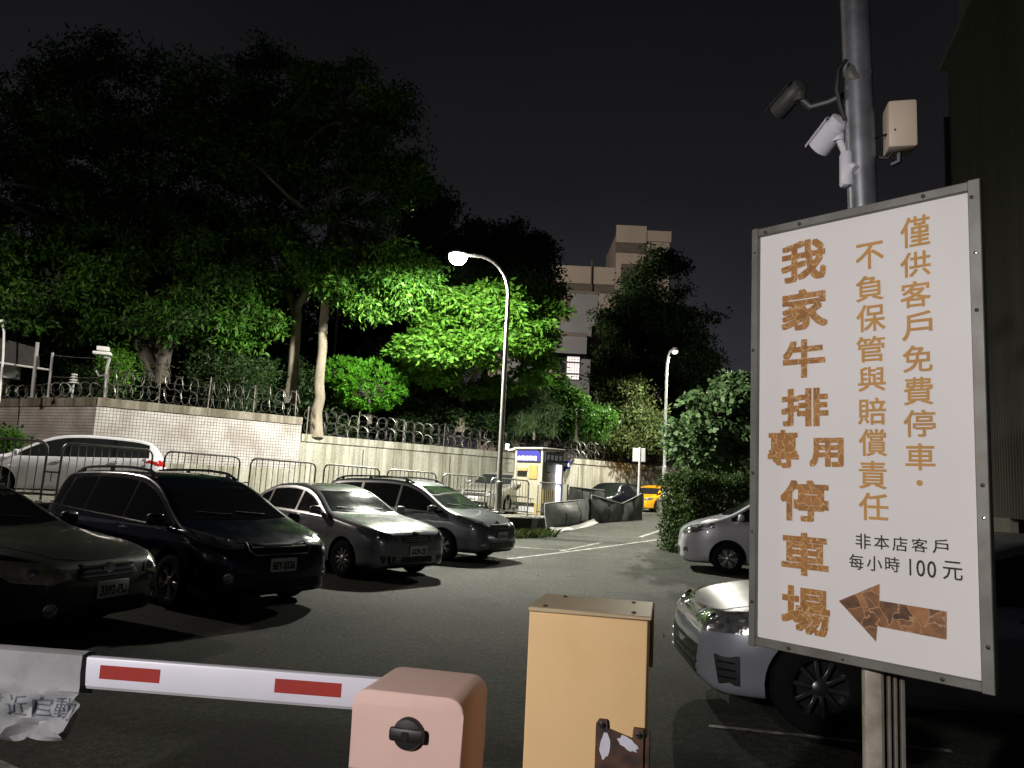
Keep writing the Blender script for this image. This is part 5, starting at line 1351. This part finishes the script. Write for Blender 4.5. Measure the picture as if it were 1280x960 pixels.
# ------------------------------------------------------------------ trees and plants
M_BARK = mat('pale_bark', (.17, .145, .11), .95, var=.35, vscale=5, bump=.8, bscale=9, stretch=(1, 1, .25))
M_BARKD = mat('dark_bark', (.075, .065, .055), .95, var=.4, vscale=5, bump=.8, bscale=9, stretch=(1, 1, .25))
LF_DARK = leaf_mat('dark_leaf', (.012, .030, .009), (.045, .085, .022))
LF_MID = leaf_mat('mid_leaf', (.022, .075, .008), (.065, .16, .018))
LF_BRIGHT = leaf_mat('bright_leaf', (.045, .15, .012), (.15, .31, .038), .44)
LF_OLIVE = leaf_mat('olive_leaf', (.030, .052, .014), (.080, .10, .030))
LF_GREY = leaf_mat('grey_green_leaf', (.055, .10, .040), (.12, .19, .075))
LF_CONI = leaf_mat('conifer_leaf', (.035, .15, .006), (.085, .26, .014), .25)
LF_HEDGE = leaf_mat('hedge_leaf', (.018, .040, .010), (.055, .095, .022))

def leaves(centers, spread, per, size, aspect=.45, droop=.35, seed=0, flat=.0, curl=.25, up_bias=None):
    """leaf quads gathered in small sprays round the given centres"""
    r_ = np.random.default_rng(seed)
    C = np.repeat(np.asarray(centers, float), per, 0); n = len(C)
    sp = np.asarray(spread, float)
    sp = np.repeat(sp, per, 0) if sp.ndim == 2 else sp
    pos = C + r_.normal(0, 1, (n, 3)) * sp
    d = r_.normal(0, 1, (n, 3)); d[:, 2] = d[:, 2] * (1 - flat) - droop
    d += .6 * (pos - C) / (np.linalg.norm(pos - C, axis=1, keepdims=True) + 1e-6)
    d /= np.linalg.norm(d, axis=1, keepdims=True)
    q = r_.normal(0, 1, (n, 3)); q[:, 2] += up_bias if up_bias else 0
    s = np.cross(d, q); s /= np.linalg.norm(s, axis=1, keepdims=True) + 1e-9
    nn = np.cross(s, d)
    L_ = size * r_.uniform(.6, 1.35, (n, 1)); W_ = L_ * aspect
    v = np.empty((n, 4, 3))
    v[:, 0] = pos; v[:, 1] = pos + d * L_ * .45 + s * W_ * .5 + nn * L_ * curl * .3; v[:, 2] = pos + d * L_ - nn * L_ * curl * .25; v[:, 3] = pos + d * L_ * .45 - s * W_ * .5 + nn * L_ * curl * .3
    return v.reshape(-1, 3)

def leaf_mesh(name, V, m, parent, origin):
    V = np.asarray(V) - np.array(origin); n = len(V) // 4
    me = bpy.data.meshes.new(name)
    me.vertices.add(n * 4); me.vertices.foreach_set('co', V.astype(np.float32).ravel())
    me.loops.add(n * 4); me.loops.foreach_set('vertex_index', np.arange(n * 4, dtype=np.int32))
    me.polygons.add(n); me.polygons.foreach_set('loop_start', np.arange(0, n * 4, 4, dtype=np.int32)); me.polygons.foreach_set('loop_total', np.full(n, 4, np.int32))
    me.update(calc_edges=True); me.materials.append(m)
    return link(name, me, parent)

def blob_points(blobs, n, r_, shell=.55):
    """sprays gathered in boughs spread through ellipsoids (centre, radii, weight), mostly near their outer skin"""
    wts = np.array([b[2] for b in blobs], float); wts /= wts.sum()
    out = []; per = 9
    for b, k in zip(blobs, r_.multinomial(max(len(blobs), n // per), wts)):
        if k == 0: continue
        d = r_.normal(0, 1, (k, 3)); d /= np.linalg.norm(d, axis=1, keepdims=True)
        rad = shell * .8 + (1.06 - shell * .8) * r_.random((k, 1)) ** .7
        rad *= 1 + .16 * np.sin(d[:, :1] * 5 + b[0][0]) + .14 * np.sin(d[:, 2:] * 7 + b[0][1])
        c = np.array(b[0]) + d * rad * np.array(b[1])
        m = float(np.mean(b[1]))
        q = np.repeat(c, per, 0) + r_.normal(0, 1, (k * per, 3)) * np.array((.20, .20, .085)) * m ** .75
        q[:, 2] -= .10 * np.linalg.norm((q - np.repeat(c, per, 0))[:, :2], axis=1)
        out.append(q)
    return np.concatenate(out)

def limb(mb, a, b, r0, r1, r_, bend=.12, n=7, sides=7):
    a = np.array(a, float); b = np.array(b, float); L_ = np.linalg.norm(b - a)
    o1 = r_.normal(0, 1, 3) * L_ * bend; o2 = r_.normal(0, 1, 3) * L_ * bend
    pts = []; rr = []
    for t in np.linspace(0, 1, n):
        p = a + (b - a) * t + o1 * math.sin(math.pi * t) * .6 + o2 * math.sin(2 * math.pi * t) * .3
        p[2] += L_ * .06 * math.sin(math.pi * t)
        pts.append(tuple(p)); rr.append(r0 + (r1 - r0) * t)
    mb.tube(pts, rr, sides); return pts

def tree(label, base, trunks, blobs, nspray, per, size, lm, bark, spread=.28, aspect=.45, droop=.35, seed=1, group=None, name='tree', cat='tree', shell=.5, limbs=14, trunk_r=.2, lm2=None, twig=.5, flat=0.):
    r_ = np.random.default_rng(seed)
    t = thing(name, label, cat, base, 0, group); bx_, by_, bz_ = base
    mb = MB(); tops = []
    for tr in trunks:
        pts = [(p[0] - bx_, p[1] - by_, p[2] - bz_) for p in tr['pts']]; k = len(pts)
        # refine with slight wander
        fp = []; fr = []
        for i in range(k - 1):
            for s_ in np.linspace(0, 1, 5)[:-1]:
                fp.append(tuple(np.array(pts[i]) * (1 - s_) + np.array(pts[i + 1]) * s_ + r_.normal(0, .02, 3))); fr.append(tr['r'] * (1 - .5 * (i + s_) / (k - 1)) * (1 + .35 * max(0, .15 - (i + s_) / (k - 1)) / .15))
        fp.append(pts[-1]); fr.append(tr['r'] * .5)
        mb.tube(fp, fr, 12); tops.append((np.array(pts[-1]), tr['r'] * .5)); tops.append((np.array(fp[int(len(fp) * .7)]), tr['r'] * .6))
    mb.obj('trunk', bark, t)
    pts = blob_points(blobs, nspray, r_, shell)
    loc = pts - np.array(base)
    mb = MB()
    if limbs:
        ch = r_.choice(len(loc), min(limbs, len(loc)), replace=False)
        for i in ch:
            j = int(np.argmin([np.linalg.norm(loc[i] - tp[0]) + r_.random() * 1.5 for tp in tops]))
            q = limb(mb, tops[j][0], loc[i], tops[j][1] * .7, .018, r_)
            for w_ in range(3):
                near = loc[np.argsort(np.linalg.norm(loc - np.array(q[-2 - w_]), axis=1))[:8]]
                limb(mb, q[-2 - w_], near[r_.integers(len(near))], .02, .006, r_, n=5, sides=5)
        mb.obj('limbs', bark, t)
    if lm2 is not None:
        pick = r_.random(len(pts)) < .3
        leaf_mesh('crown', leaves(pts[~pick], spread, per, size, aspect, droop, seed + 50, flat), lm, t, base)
        leaf_mesh('crown_second_leaf', leaves(pts[pick], spread, per, size, aspect, droop, seed + 51, flat), lm2, t, base)  # random share of sprays in a second leaf colour
    else:
        leaf_mesh('crown', leaves(pts, spread, per, size, aspect, droop, seed + 50, flat), lm, t, base)
    return t
def B(c, r, w=1.0): return (c, r, w)

# big dark multi-stemmed tree at the left
tree('huge dark multi-stemmed tree leaning over the tiled wall at left', (-12.732, 27.200, 4.564),
     [dict(pts=[(-12.703, 27.200, 4.566), (-13.526, 27.400, 5.958), (-14.241, 27.600, 7.304), (-15.373, 27.000, 9.639)], r=.30), dict(pts=[(-12.561, 27.200, 4.573), (-12.416, 27.000, 5.941), (-12.278, 27.500, 7.529), (-11.285, 27.000, 10.147)], r=.26), dict(pts=[(-12.636, 27.600, 4.680), (-13.441, 28.000, 6.373), (-13.767, 28.500, 8.942), (-14.111, 28.000, 12.554)], r=.27)],
     [B((-16.313, 28.000, 13.082), (3.6, 3, 3.2), 1.2), B((-17.844, 27.000, 10.724), (3.0, 2.6, 2.6)), B((-13.232, 28.000, 12.919), (3.2, 3, 3.0), 1.1), B((-15.972, 29.000, 16.568), (3.4, 2.6, 2.0), .8), B((-16.020, 26.000, 7.842), (2.4, 2.2, 1.5), .9), B((-13.317, 26.500, 8.991), (2.2, 2, 1.6), .8), B((-17.132, 25.500, 7.093), (1.8, 1.8, 1.1), .7), B((-10.577, 26.500, 8.689), (1.6, 1.8, 1.4), .7), B((-21.788, 28.000, 12.801), (3, 3, 3.4), .8), B((-11.164, 26.000, 6.665), (1.5, 1.5, .9), .45), B((-15.025, 27.000, 6.687), (1.8, 1.5, .9), .4)],
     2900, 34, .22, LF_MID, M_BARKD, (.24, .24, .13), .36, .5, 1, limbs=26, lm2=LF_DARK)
# two trunks with a tall airy crown
tree('tall tree with forked pale trunk behind the tiled wall corner', (-8.426, 29.400, 4.377),
     [dict(pts=[(-8.474, 29.400, 4.219), (-8.523, 29.400, 6.254), (-8.546, 29.400, 8.004), (-8.131, 29.200, 8.939)], r=.26), dict(pts=[(-8.542, 29.400, 7.588), (-9.142, 29.600, 9.156), (-9.813, 29.600, 12.094)], r=.17)],
     [B((-10.709, 30.000, 15.282), (2.8, 2.4, 2.4), 1), B((-11.216, 29.500, 11.985), (2.2, 2.2, 2.0), .9), B((-9.269, 28.000, 9.648), (1.7, 1.7, 1.3), .9), B((-12.925, 30.500, 15.758), (2.2, 2, 2.2), .6), B((-10.086, 27.500, 7.339), (1.2, 1.2, 1.0), .6), B((-10.232, 31.000, 17.952), (2, 2, 1.3), .5)],
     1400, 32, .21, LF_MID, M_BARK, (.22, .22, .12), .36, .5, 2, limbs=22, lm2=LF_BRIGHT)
tree('tall straight-trunked tree rising directly behind the concrete wall', (-7.037, 28.000, 2.970),
     [dict(pts=[(-7.089, 28.000, 2.880), (-7.104, 28.000, 4.887), (-7.155, 28.100, 6.705), (-7.156, 28.300, 9.532), (-7.334, 28.500, 12.783), (-7.100, 28.500, 15.421)], r=.21)],
     [B((-6.931, 29.000, 16.016), (2.4, 2.2, 1.9), 1), B((-5.782, 29.000, 13.395), (2.0, 2, 1.6), .9), B((-8.508, 29.500, 14.139), (2.4, 2.2, 2.4), .9), B((-4.274, 28.600, 12.914), (.7, .7, .6), .18), B((-6.283, 27.000, 8.898), (1.7, 1.6, 1.1), .9), B((-4.759, 26.800, 8.328), (1.6, 1.5, 1.0), 1.0), B((-4.020, 26.400, 8.844), (1.2, 1.2, .7), .6), B((-6.777, 28.500, 11.199), (1.7, 1.6, 1.0), .5)],
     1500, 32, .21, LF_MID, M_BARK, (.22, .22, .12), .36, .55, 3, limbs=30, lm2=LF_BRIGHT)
# the brightly lit tree behind the lamp
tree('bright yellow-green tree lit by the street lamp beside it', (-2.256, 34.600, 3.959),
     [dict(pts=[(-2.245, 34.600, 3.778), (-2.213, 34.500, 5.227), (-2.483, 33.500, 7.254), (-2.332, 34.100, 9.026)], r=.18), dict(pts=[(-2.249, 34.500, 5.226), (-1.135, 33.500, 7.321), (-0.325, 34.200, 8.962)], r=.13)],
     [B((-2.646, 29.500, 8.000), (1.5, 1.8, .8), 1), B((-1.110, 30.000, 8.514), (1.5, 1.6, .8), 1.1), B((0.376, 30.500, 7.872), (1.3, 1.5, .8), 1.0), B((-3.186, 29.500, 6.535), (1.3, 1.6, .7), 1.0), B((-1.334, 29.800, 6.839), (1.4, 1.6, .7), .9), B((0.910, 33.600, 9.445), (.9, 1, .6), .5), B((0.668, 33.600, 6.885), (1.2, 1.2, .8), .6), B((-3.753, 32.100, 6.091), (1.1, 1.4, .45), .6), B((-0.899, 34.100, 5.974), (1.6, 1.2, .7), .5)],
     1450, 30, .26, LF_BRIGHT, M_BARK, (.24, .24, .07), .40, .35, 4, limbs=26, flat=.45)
# the rounded conifer
def conifer(label, base, c, rad, n, lm, seed):
    r_ = np.random.default_rng(seed); t = thing('conifer_shrub', label, 'shrub', base)
    d = r_.normal(0, 1, (n, 3)); d /= np.linalg.norm(d, axis=1, keepdims=True)
    k = .80 + .2 * r_.random((n, 1)) + .06 * np.sin(d[:, :1] * 11 + d[:, 2:] * 13)
    p = np.array(c) + d * k * np.array(rad)
    C = np.repeat(p, 14, 0); D = np.repeat(d, 14, 0)
    nrm = D * .8 + r_.normal(0, .45, C.shape); nrm[:, 2] += .55; nrm /= np.linalg.norm(nrm, axis=1, keepdims=True)
    pos = C + r_.normal(0, .035, C.shape); s = np.cross(nrm, r_.normal(0, 1, C.shape)); s /= np.linalg.norm(s, axis=1, keepdims=True)
    L_ = .15 * r_.uniform(.6, 1.3, (len(C), 1)); v = np.empty((len(C), 4, 3)); b_ = np.cross(s, nrm)
    v[:, 0] = pos; v[:, 1] = pos + nrm * L_ * .5 + s * .022; v[:, 2] = pos + nrm * L_; v[:, 3] = pos + nrm * L_ * .5 - s * .022 + b_ * .01
    leaf_mesh('foliage', v.reshape(-1, 3), lm, t, base)
    mb = MB(); mb.tube([(0, 0, 0), tuple(np.array(c) - np.array(base) - np.array((0, 0, .2)))], [.10, .05], 8); mb.obj('trunk', M_BARKD, t)
    mb = MB()
    for q in p[::max(1, n // 40)]: mb.tube([tuple(np.array(c) - np.array(base) - np.array((0, 0, rad[2] * .5))), tuple((q - np.array(base)) * 1.0)], [.03, .008], 5)
    mb.obj('branches', M_BARKD, t)
    return t
conifer('bright green domed conifer glowing under the lamp behind razor wire', (-5.547, 30.200, 3.649), (-5.657, 30.200, 5.176), (1.42, 1.2, .98), 900, LF_CONI, 5)
conifer('darker small conifer tucked left of the domed bright one', (-6.872, 30.800, 3.953), (-6.900, 30.800, 5.584), (.75, .7, .75), 330, LF_CONI, 6)
# dark trees farther back
for i, (lb, x, top, y, wd, sd) in enumerate((('dark spired tree standing behind the lamp head', 548, 250, 41, 2.4, 7), ('dark broad tree between the lamp and the building', 605, 275, 42, 2.5, 8), ('dark narrow tree against the beige building', 655, 290, 42, 1.9, 9))):
    tree(lb, {0: (-3.922, 41.000, 5.838), 1: (-1.502, 42.000, 6.064), 2: (0.706, 42.000, 6.172)}[i], [dict(pts=[{0: (-3.922, 41.000, 5.838), 1: (-1.502, 42.000, 6.064), 2: (0.706, 42.000, 6.172)}[i], {0: (-4.380, 41.000, 13.370), 1: (-1.888, 42.000, 13.321), 2: (0.390, 42.000, 12.971)}[i]], r=.2)],
         [[B((-4.666, 41.000, 15.875), (1.2, 1.3, 1.8), .6), B((-4.981, 41.000, 13.795), (2.0, 1.8, 1.8), 1), B((-3.798, 41.000, 12.492), (2.2, 1.8, 2.2), 1), B((-5.731, 41.000, 15.130), (1.0, 1.3, 1.2), .5)],
          [B((-1.748, 42.000, 14.963), (1.8, 1.6, 1.4), .8), B((-2.327, 42.000, 13.067), (2.2, 1.8, 2.0), 1), B((-0.558, 42.000, 13.853), (1.6, 1.6, 2.0), .8), B((-1.965, 42.000, 10.552), (2.4, 1.8, 1.9), .8)],
          [B((0.551, 42.000, 14.376), (1.0, 1.2, 1.6), .8), B((0.996, 42.000, 12.539), (1.4, 1.4, 1.6), 1), B((-0.175, 42.000, 10.641), (1.6, 1.3, 1.6), 1), B((1.622, 42.000, 13.730), (.55, .7, 1.0), .3)]][i],
         760, 26, .24, LF_DARK, M_BARKD, (.3, .3, .2), .5, .3, 20 + i, 'dark trees behind the lamp', limbs=8)
tree('towering dark tree in front of the stair tower', (10.296, 56.000, 4.311), [dict(pts=[(10.311, 56.000, 3.728), (10.152, 56.000, 9.923), (9.741, 56.000, 16.590)], r=.35)],
     [B((9.958, 56.000, 17.528), (2.2, 2.2, 2.6), .9), B((9.027, 56.000, 14.099), (3.2, 2.6, 2.6), 1), B((11.733, 56.000, 13.624), (2.7, 2.6, 2.6), 1), B((7.942, 56.000, 10.413), (2.3, 2.4, 2.4), .8), B((13.116, 56.000, 10.069), (2.0, 2.2, 2.6), .8), B((10.345, 56.000, 9.334), (3.6, 2.6, 3.0), 1.1), B((9.562, 56.000, 5.446), (4.2, 2.6, 2.0), .8), B((13.654, 56.000, 6.529), (1.8, 2, 2.2), .5)],
     2600, 24, .28, LF_DARK, M_BARKD, (.34, .34, .22), .5, .3, 30, limbs=14)
# dim wood closing the view behind the trunks
for i, (p, w_, h_) in enumerate((((-28.612, 40.000, 5.788), 3.6, 3.4), ((-25.812, 42.000, 7.551), 3.4, 4.0), ((-20.745, 40.000, 7.031), 3.2, 3.2), ((-17.641, 41.000, 7.785), 3.4, 3.8), ((-13.656, 39.000, 7.222), 3.0, 3.4), ((-11.150, 41.000, 8.106), 3.2, 4.2), ((-8.347, 42.000, 8.869), 3.2, 4.2), ((-5.928, 40.000, 6.908), 2.6, 3.0))):
    b0 = (p[0], p[1], 2.35)
    tree(['dark background tree filling the gap above the guard booth', 'dark background tree above the wall camera post', 'dark background tree behind the leaning trunks', 'dark background tree right of the leaning trunks', 'dark background tree left of the forked trunk', 'dark background tree between the two pale trunks', 'dark background tree above the domed conifer', 'dark background tree right of the domed conifer'][i],
         b0, [dict(pts=[b0, (p[0], p[1], p[2])], r=.2)], [B(p, (w_, 2.2, h_), 1), B((p[0] + w_ * .4, p[1], p[2] + h_ * .5), (w_ * .7, 1.8, h_ * .7), .6), B((p[0] - w_ * .3, p[1], p[2] - h_ * .5), (w_ * .8, 1.8, h_ * .6), .6)], 520, 26, .30, LF_DARK, M_BARKD, .38, .5, .3, 100 + i, 'dark wood behind the wall', limbs=6)
# plants along the wall top
tree('feathery pale weeping shrub right of the lamp pole', (1.160, 35.600, 3.823), [dict(pts=[(1.169, 35.600, 3.637), (1.093, 35.600, 5.319)], r=.05)],
     [B((1.094, 36.000, 5.627), (1.0, .8, .75), 1), B((0.640, 36.000, 4.767), (.9, .5, .5), .7), B((1.818, 36.200, 4.918), (.8, .5, .55), .6)], 420, 26, .30, LF_GREY, M_BARK, .16, .12, 1.6, 31, name='weeping_shrub', cat='shrub', limbs=18)
tree('rounded dark green shrub over the wall right of the weeping shrub', (3.275, 37.600, 3.927), [dict(pts=[(3.281, 37.600, 3.770), (3.226, 37.600, 5.229)], r=.08)],
     [B((2.379, 38.400, 5.951), (1.2, .8, .9), 1), B((3.507, 38.400, 5.032), (1.3, .8, .65), 1)], 700, 26, .19, LF_MID, M_BARKD, .16, .5, .4, 32, name='shrub', cat='shrub', limbs=10)
tree('wide sombre conifer-like bush below the towering dark tree', (6.537, 43.500, 3.873), [dict(pts=[(6.545, 43.500, 3.601), (6.455, 43.500, 6.615)], r=.1)],
     [B((6.226, 43.500, 6.604), (1.9, 1.5, 1.7), 1), B((7.330, 43.000, 5.016), (2.2, 1.5, 1.2), 1), B((5.534, 43.000, 4.702), (1.6, 1.4, 1.1), .8), B((5.942, 43.500, 8.353), (.9, 1, 1.0), .4)], 560, 28, .2, LF_OLIVE, M_BARKD, .28, .35, .5, 33, name='shrub', cat='shrub', limbs=10)
for i, (p, r_, lb, lm) in enumerate((((-4.162, 33.500, 4.600), (1.3, .6, .75), 'dark tangled bush behind razor wire, right of the domed conifer', LF_DARK), ((-2.505, 35.000, 4.675), (1.5, .6, .7), 'dark tangled bush under the bright lit tree', LF_DARK), ((-0.498, 37.000, 4.641), (1.1, .6, .7), 'dark tangled bush behind the lamp pole', LF_DARK),
                                      ((-10.335, 27.600, 4.970), (1.5, .8, .7), 'dark low bush behind razor wire between the big trunks', LF_DARK), ((-15.182, 27.200, 4.675), (1.8, .8, .6), 'dark low bush behind the wall camera post', LF_DARK), ((9.973, 48.000, 4.237), (1.9, .9, .9), 'dark low bush behind the end of the concrete wall', LF_DARK), ((-13.051, 25.200, 4.879), (.45, .35, .4), 'small lit sprig of leaves beside the wall camera', LF_BRIGHT))):
    b0 = (p[0], p[1], 2.35)
    tree(lb, b0, [dict(pts=[b0, (p[0], p[1], p[2] - .1)], r=.05)], [B(p, r_, 1), B((p[0] + r_[0] * .5, p[1], p[2] - .2), (r_[0] * .8, r_[1], r_[2] * .8), .7)], 240 if i < 6 else 50, 26, .15, lm, M_BARKD, .2, .3, .3, 40 + i, 'bushes behind the wall' if i < 6 else None, 'bush', 'bush', limbs=14)
# low dark bushes filling the view just behind the wire, along the whole concrete wall
for i, p in enumerate(((-5.131, 33.000, 4.401), (-3.726, 34.500, 4.424), (-1.815, 36.200, 4.511), (0.098, 38.200, 4.527), (2.229, 40.400, 4.584), (4.855, 43.000, 4.759), (7.940, 46.500, 4.802), (-7.163, 31.200, 4.466), (-9.600, 30.000, 4.701))):
    b0 = (p[0], p[1], 2.35)
    tree('low dark bush ' + ('behind the wire, right below the domed conifer', 'behind the wire, lower right of the domed conifer', 'behind the wire just left of the lamp pole', 'behind the wire just right of the lamp pole', 'behind the wire above the kiosk roof', 'behind the wire above the dark hatchback', 'behind the wire above the yellow taxi', 'behind the wire between pale trunk and conifer', 'behind the wire left of the forked trunk')[i],
         b0, [dict(pts=[b0, (p[0], p[1], p[2])], r=.06)], [B(p, (1.5, .8, 1.1), 1), B((p[0] + .9, p[1] + .3, p[2] + .5), (1.1, .8, .9), .6), B((p[0] - .7, p[1] + .3, p[2] + .8), (1.0, .8, .8), .5)], 330, 26, .19, LF_DARK, M_BARKD, (.2, .2, .14), .4, .4, 130 + i, 'bushes behind the wall', 'bush', 'bush', limbs=10)
# tree and hedge at the right
tree('lush broad-leaved tree behind the hedge, lit from the lane', (7.751, 26.500, 0.996), [dict(pts=[(7.757, 26.500, 0.455), (7.651, 26.500, 2.356), (7.246, 26.300, 3.705)], r=.11), dict(pts=[(7.710, 26.500, 2.084), (8.306, 26.600, 3.777)], r=.08)],
     [B((7.289, 26.000, 4.511), (1.3, 1.2, .75), 1.1), B((8.237, 26.400, 4.456), (1.2, 1.2, .9), 1), B((6.301, 25.600, 3.560), (.80, .9, .36), .8), B((6.898, 26.000, 3.124), (1.2, 1.1, .7), .8), B((7.991, 26.000, 2.771), (1.2, 1.0, .8), .7), B((9.072, 26.800, 3.827), (1.3, 1.2, 1.2), .8), B((8.279, 27.500, 5.581), (.9, .8, .5), .3)],
     1100, 16, .22, LF_GREY, M_BARKD, (.16, .16, .09), .72, .55, 60, limbs=20, flat=.3)
def hedge(label, a, b, th, z0, z1, n, lm, seed):
    r_ = np.random.default_rng(seed); a = np.array(a); b = np.array(b); u = b - a; L_ = np.linalg.norm(u); u = u / L_; nn = np.array([-u[1], u[0]])
    s = r_.random(n) * L_; face = r_.random(n); dep = th * (r_.random(n) ** .5); zz = z0 + (z1 - z0) * r_.random(n)
    top = face < .3; zz[top] = z1 - .22 * r_.random(top.sum()) ** 2; dep = np.where(face < .65, th * .5 * r_.random(n) ** 2, dep)
    dep = np.where(top, th * r_.random(n), dep)
    en = face > .93; s[en] = .12 * r_.random(en.sum()); dep[en] = th * r_.random(en.sum())
    dep = dep + .07 * np.sin(s * 3.1 + zz * 4); zz = zz + np.where(top, .07 * np.sin(s * 4.3), 0)
    C = np.stack([a[0] + u[0] * s + nn[0] * dep, a[1] + u[1] * s + nn[1] * dep, zz], 1)
    o = (float(a[0]), float(a[1]), float(z0)); t = thing('hedge', label, 'hedge', o)
    leaf_mesh('foliage', leaves(C, .07, 11, .085, .55, .1, seed), lm, t, o)
    mb = MB()
    for k in range(int(L_ / .35)):
        p = u * (k * .35 + .2) + nn * th * .5
        for q in range(4): mb.tube([(p[0], p[1], -.05), (p[0] + r_.normal(0, .15), p[1] + r_.normal(0, .15), (z1 - z0) * .5), (p[0] + r_.normal(0, .25), p[1] + r_.normal(0, .25), (z1 - z0) * .93)], [.018, .012, .005], 5)
    mb.obj('stems', M_BARKD, t)
    return t
hedge('dense clipped dark hedge behind the silver people carrier', (4.676, 19.599), (11.6, 23.2), 1.2, .06, 1.98, 5200, LF_HEDGE, 61)
# grass tuft strip by the barricades, and the small plant at the far left
r_ = np.random.default_rng(70); a_, b_ = np.array((-.35, 22.0)), np.array((1.15, 23.6)); n_ = 1500
s_ = r_.random((n_, 1)); C = a_ + (b_ - a_) * s_ + np.array((.72, -.69)) * (.05 + .60 * r_.random((n_, 1)))
base = np.concatenate([C, np.array([[lot_z(float(y))] for y in C[:, 1]])], 1)
d = r_.normal(0, .35, (n_, 3)); d[:, 2] = 1; h_ = r_.uniform(.10, .30, (n_, 1)); sd = r_.normal(0, 1, (n_, 3)); sd[:, 2] = 0; sd /= np.linalg.norm(sd, axis=1, keepdims=True)
v = np.empty((n_, 4, 3)); v[:, 0] = base - sd * .010; v[:, 1] = base + sd * .010; v[:, 2] = base + d * h_ * .6 + sd * .007; v[:, 3] = base + d * h_ * np.array([1.3, 1.3, .9])
g_ = leaf_mesh('grass', v.reshape(-1, 3), LF_OLIVE, None, (0, 0, 0)); tag(g_, 'rough grass strip at the foot of the dark kerb below the kiosk', 'grass', None, 'stuff')
b0 = (-14.0, 20.5, .75)
tree('small leafy plant at the far left in front of the pinkish wall', (-14.023, 21.500, 1.350), [dict(pts=[(-14.023, 21.500, 1.350), (-14.075, 21.500, 1.904)], r=.03)], [B((-14.042, 21.500, 1.995), (.55, .4, .35), 1)], 60, 24, .14, LF_MID, M_BARKD, .12, .5, .2, 71, None, 'potted_plant', 'plant', limbs=6)
# fallen leaves and litter on the lot
r_ = np.random.default_rng(80); n_ = 170
x = r_.uniform(-6, 6, n_); y = r_.uniform(3, 24, n_); C = np.stack([x, y, np.array([lot_z(q) for q in y]) + .008], 1)
v = leaves(C, .001, 1,   .038, .6, 0, 81, .93, .15); v[:, 2] = np.maximum(v[:, 2], np.repeat(C[:, 2], 4))
tag(leaf_mesh('fallen_leaves', v, mat('dry_leaf', (.13, .12, .085), .8, var=.3), None, (0, 0, 0)), 'scattered dry leaves over the asphalt', 'leaves', None, 'stuff')
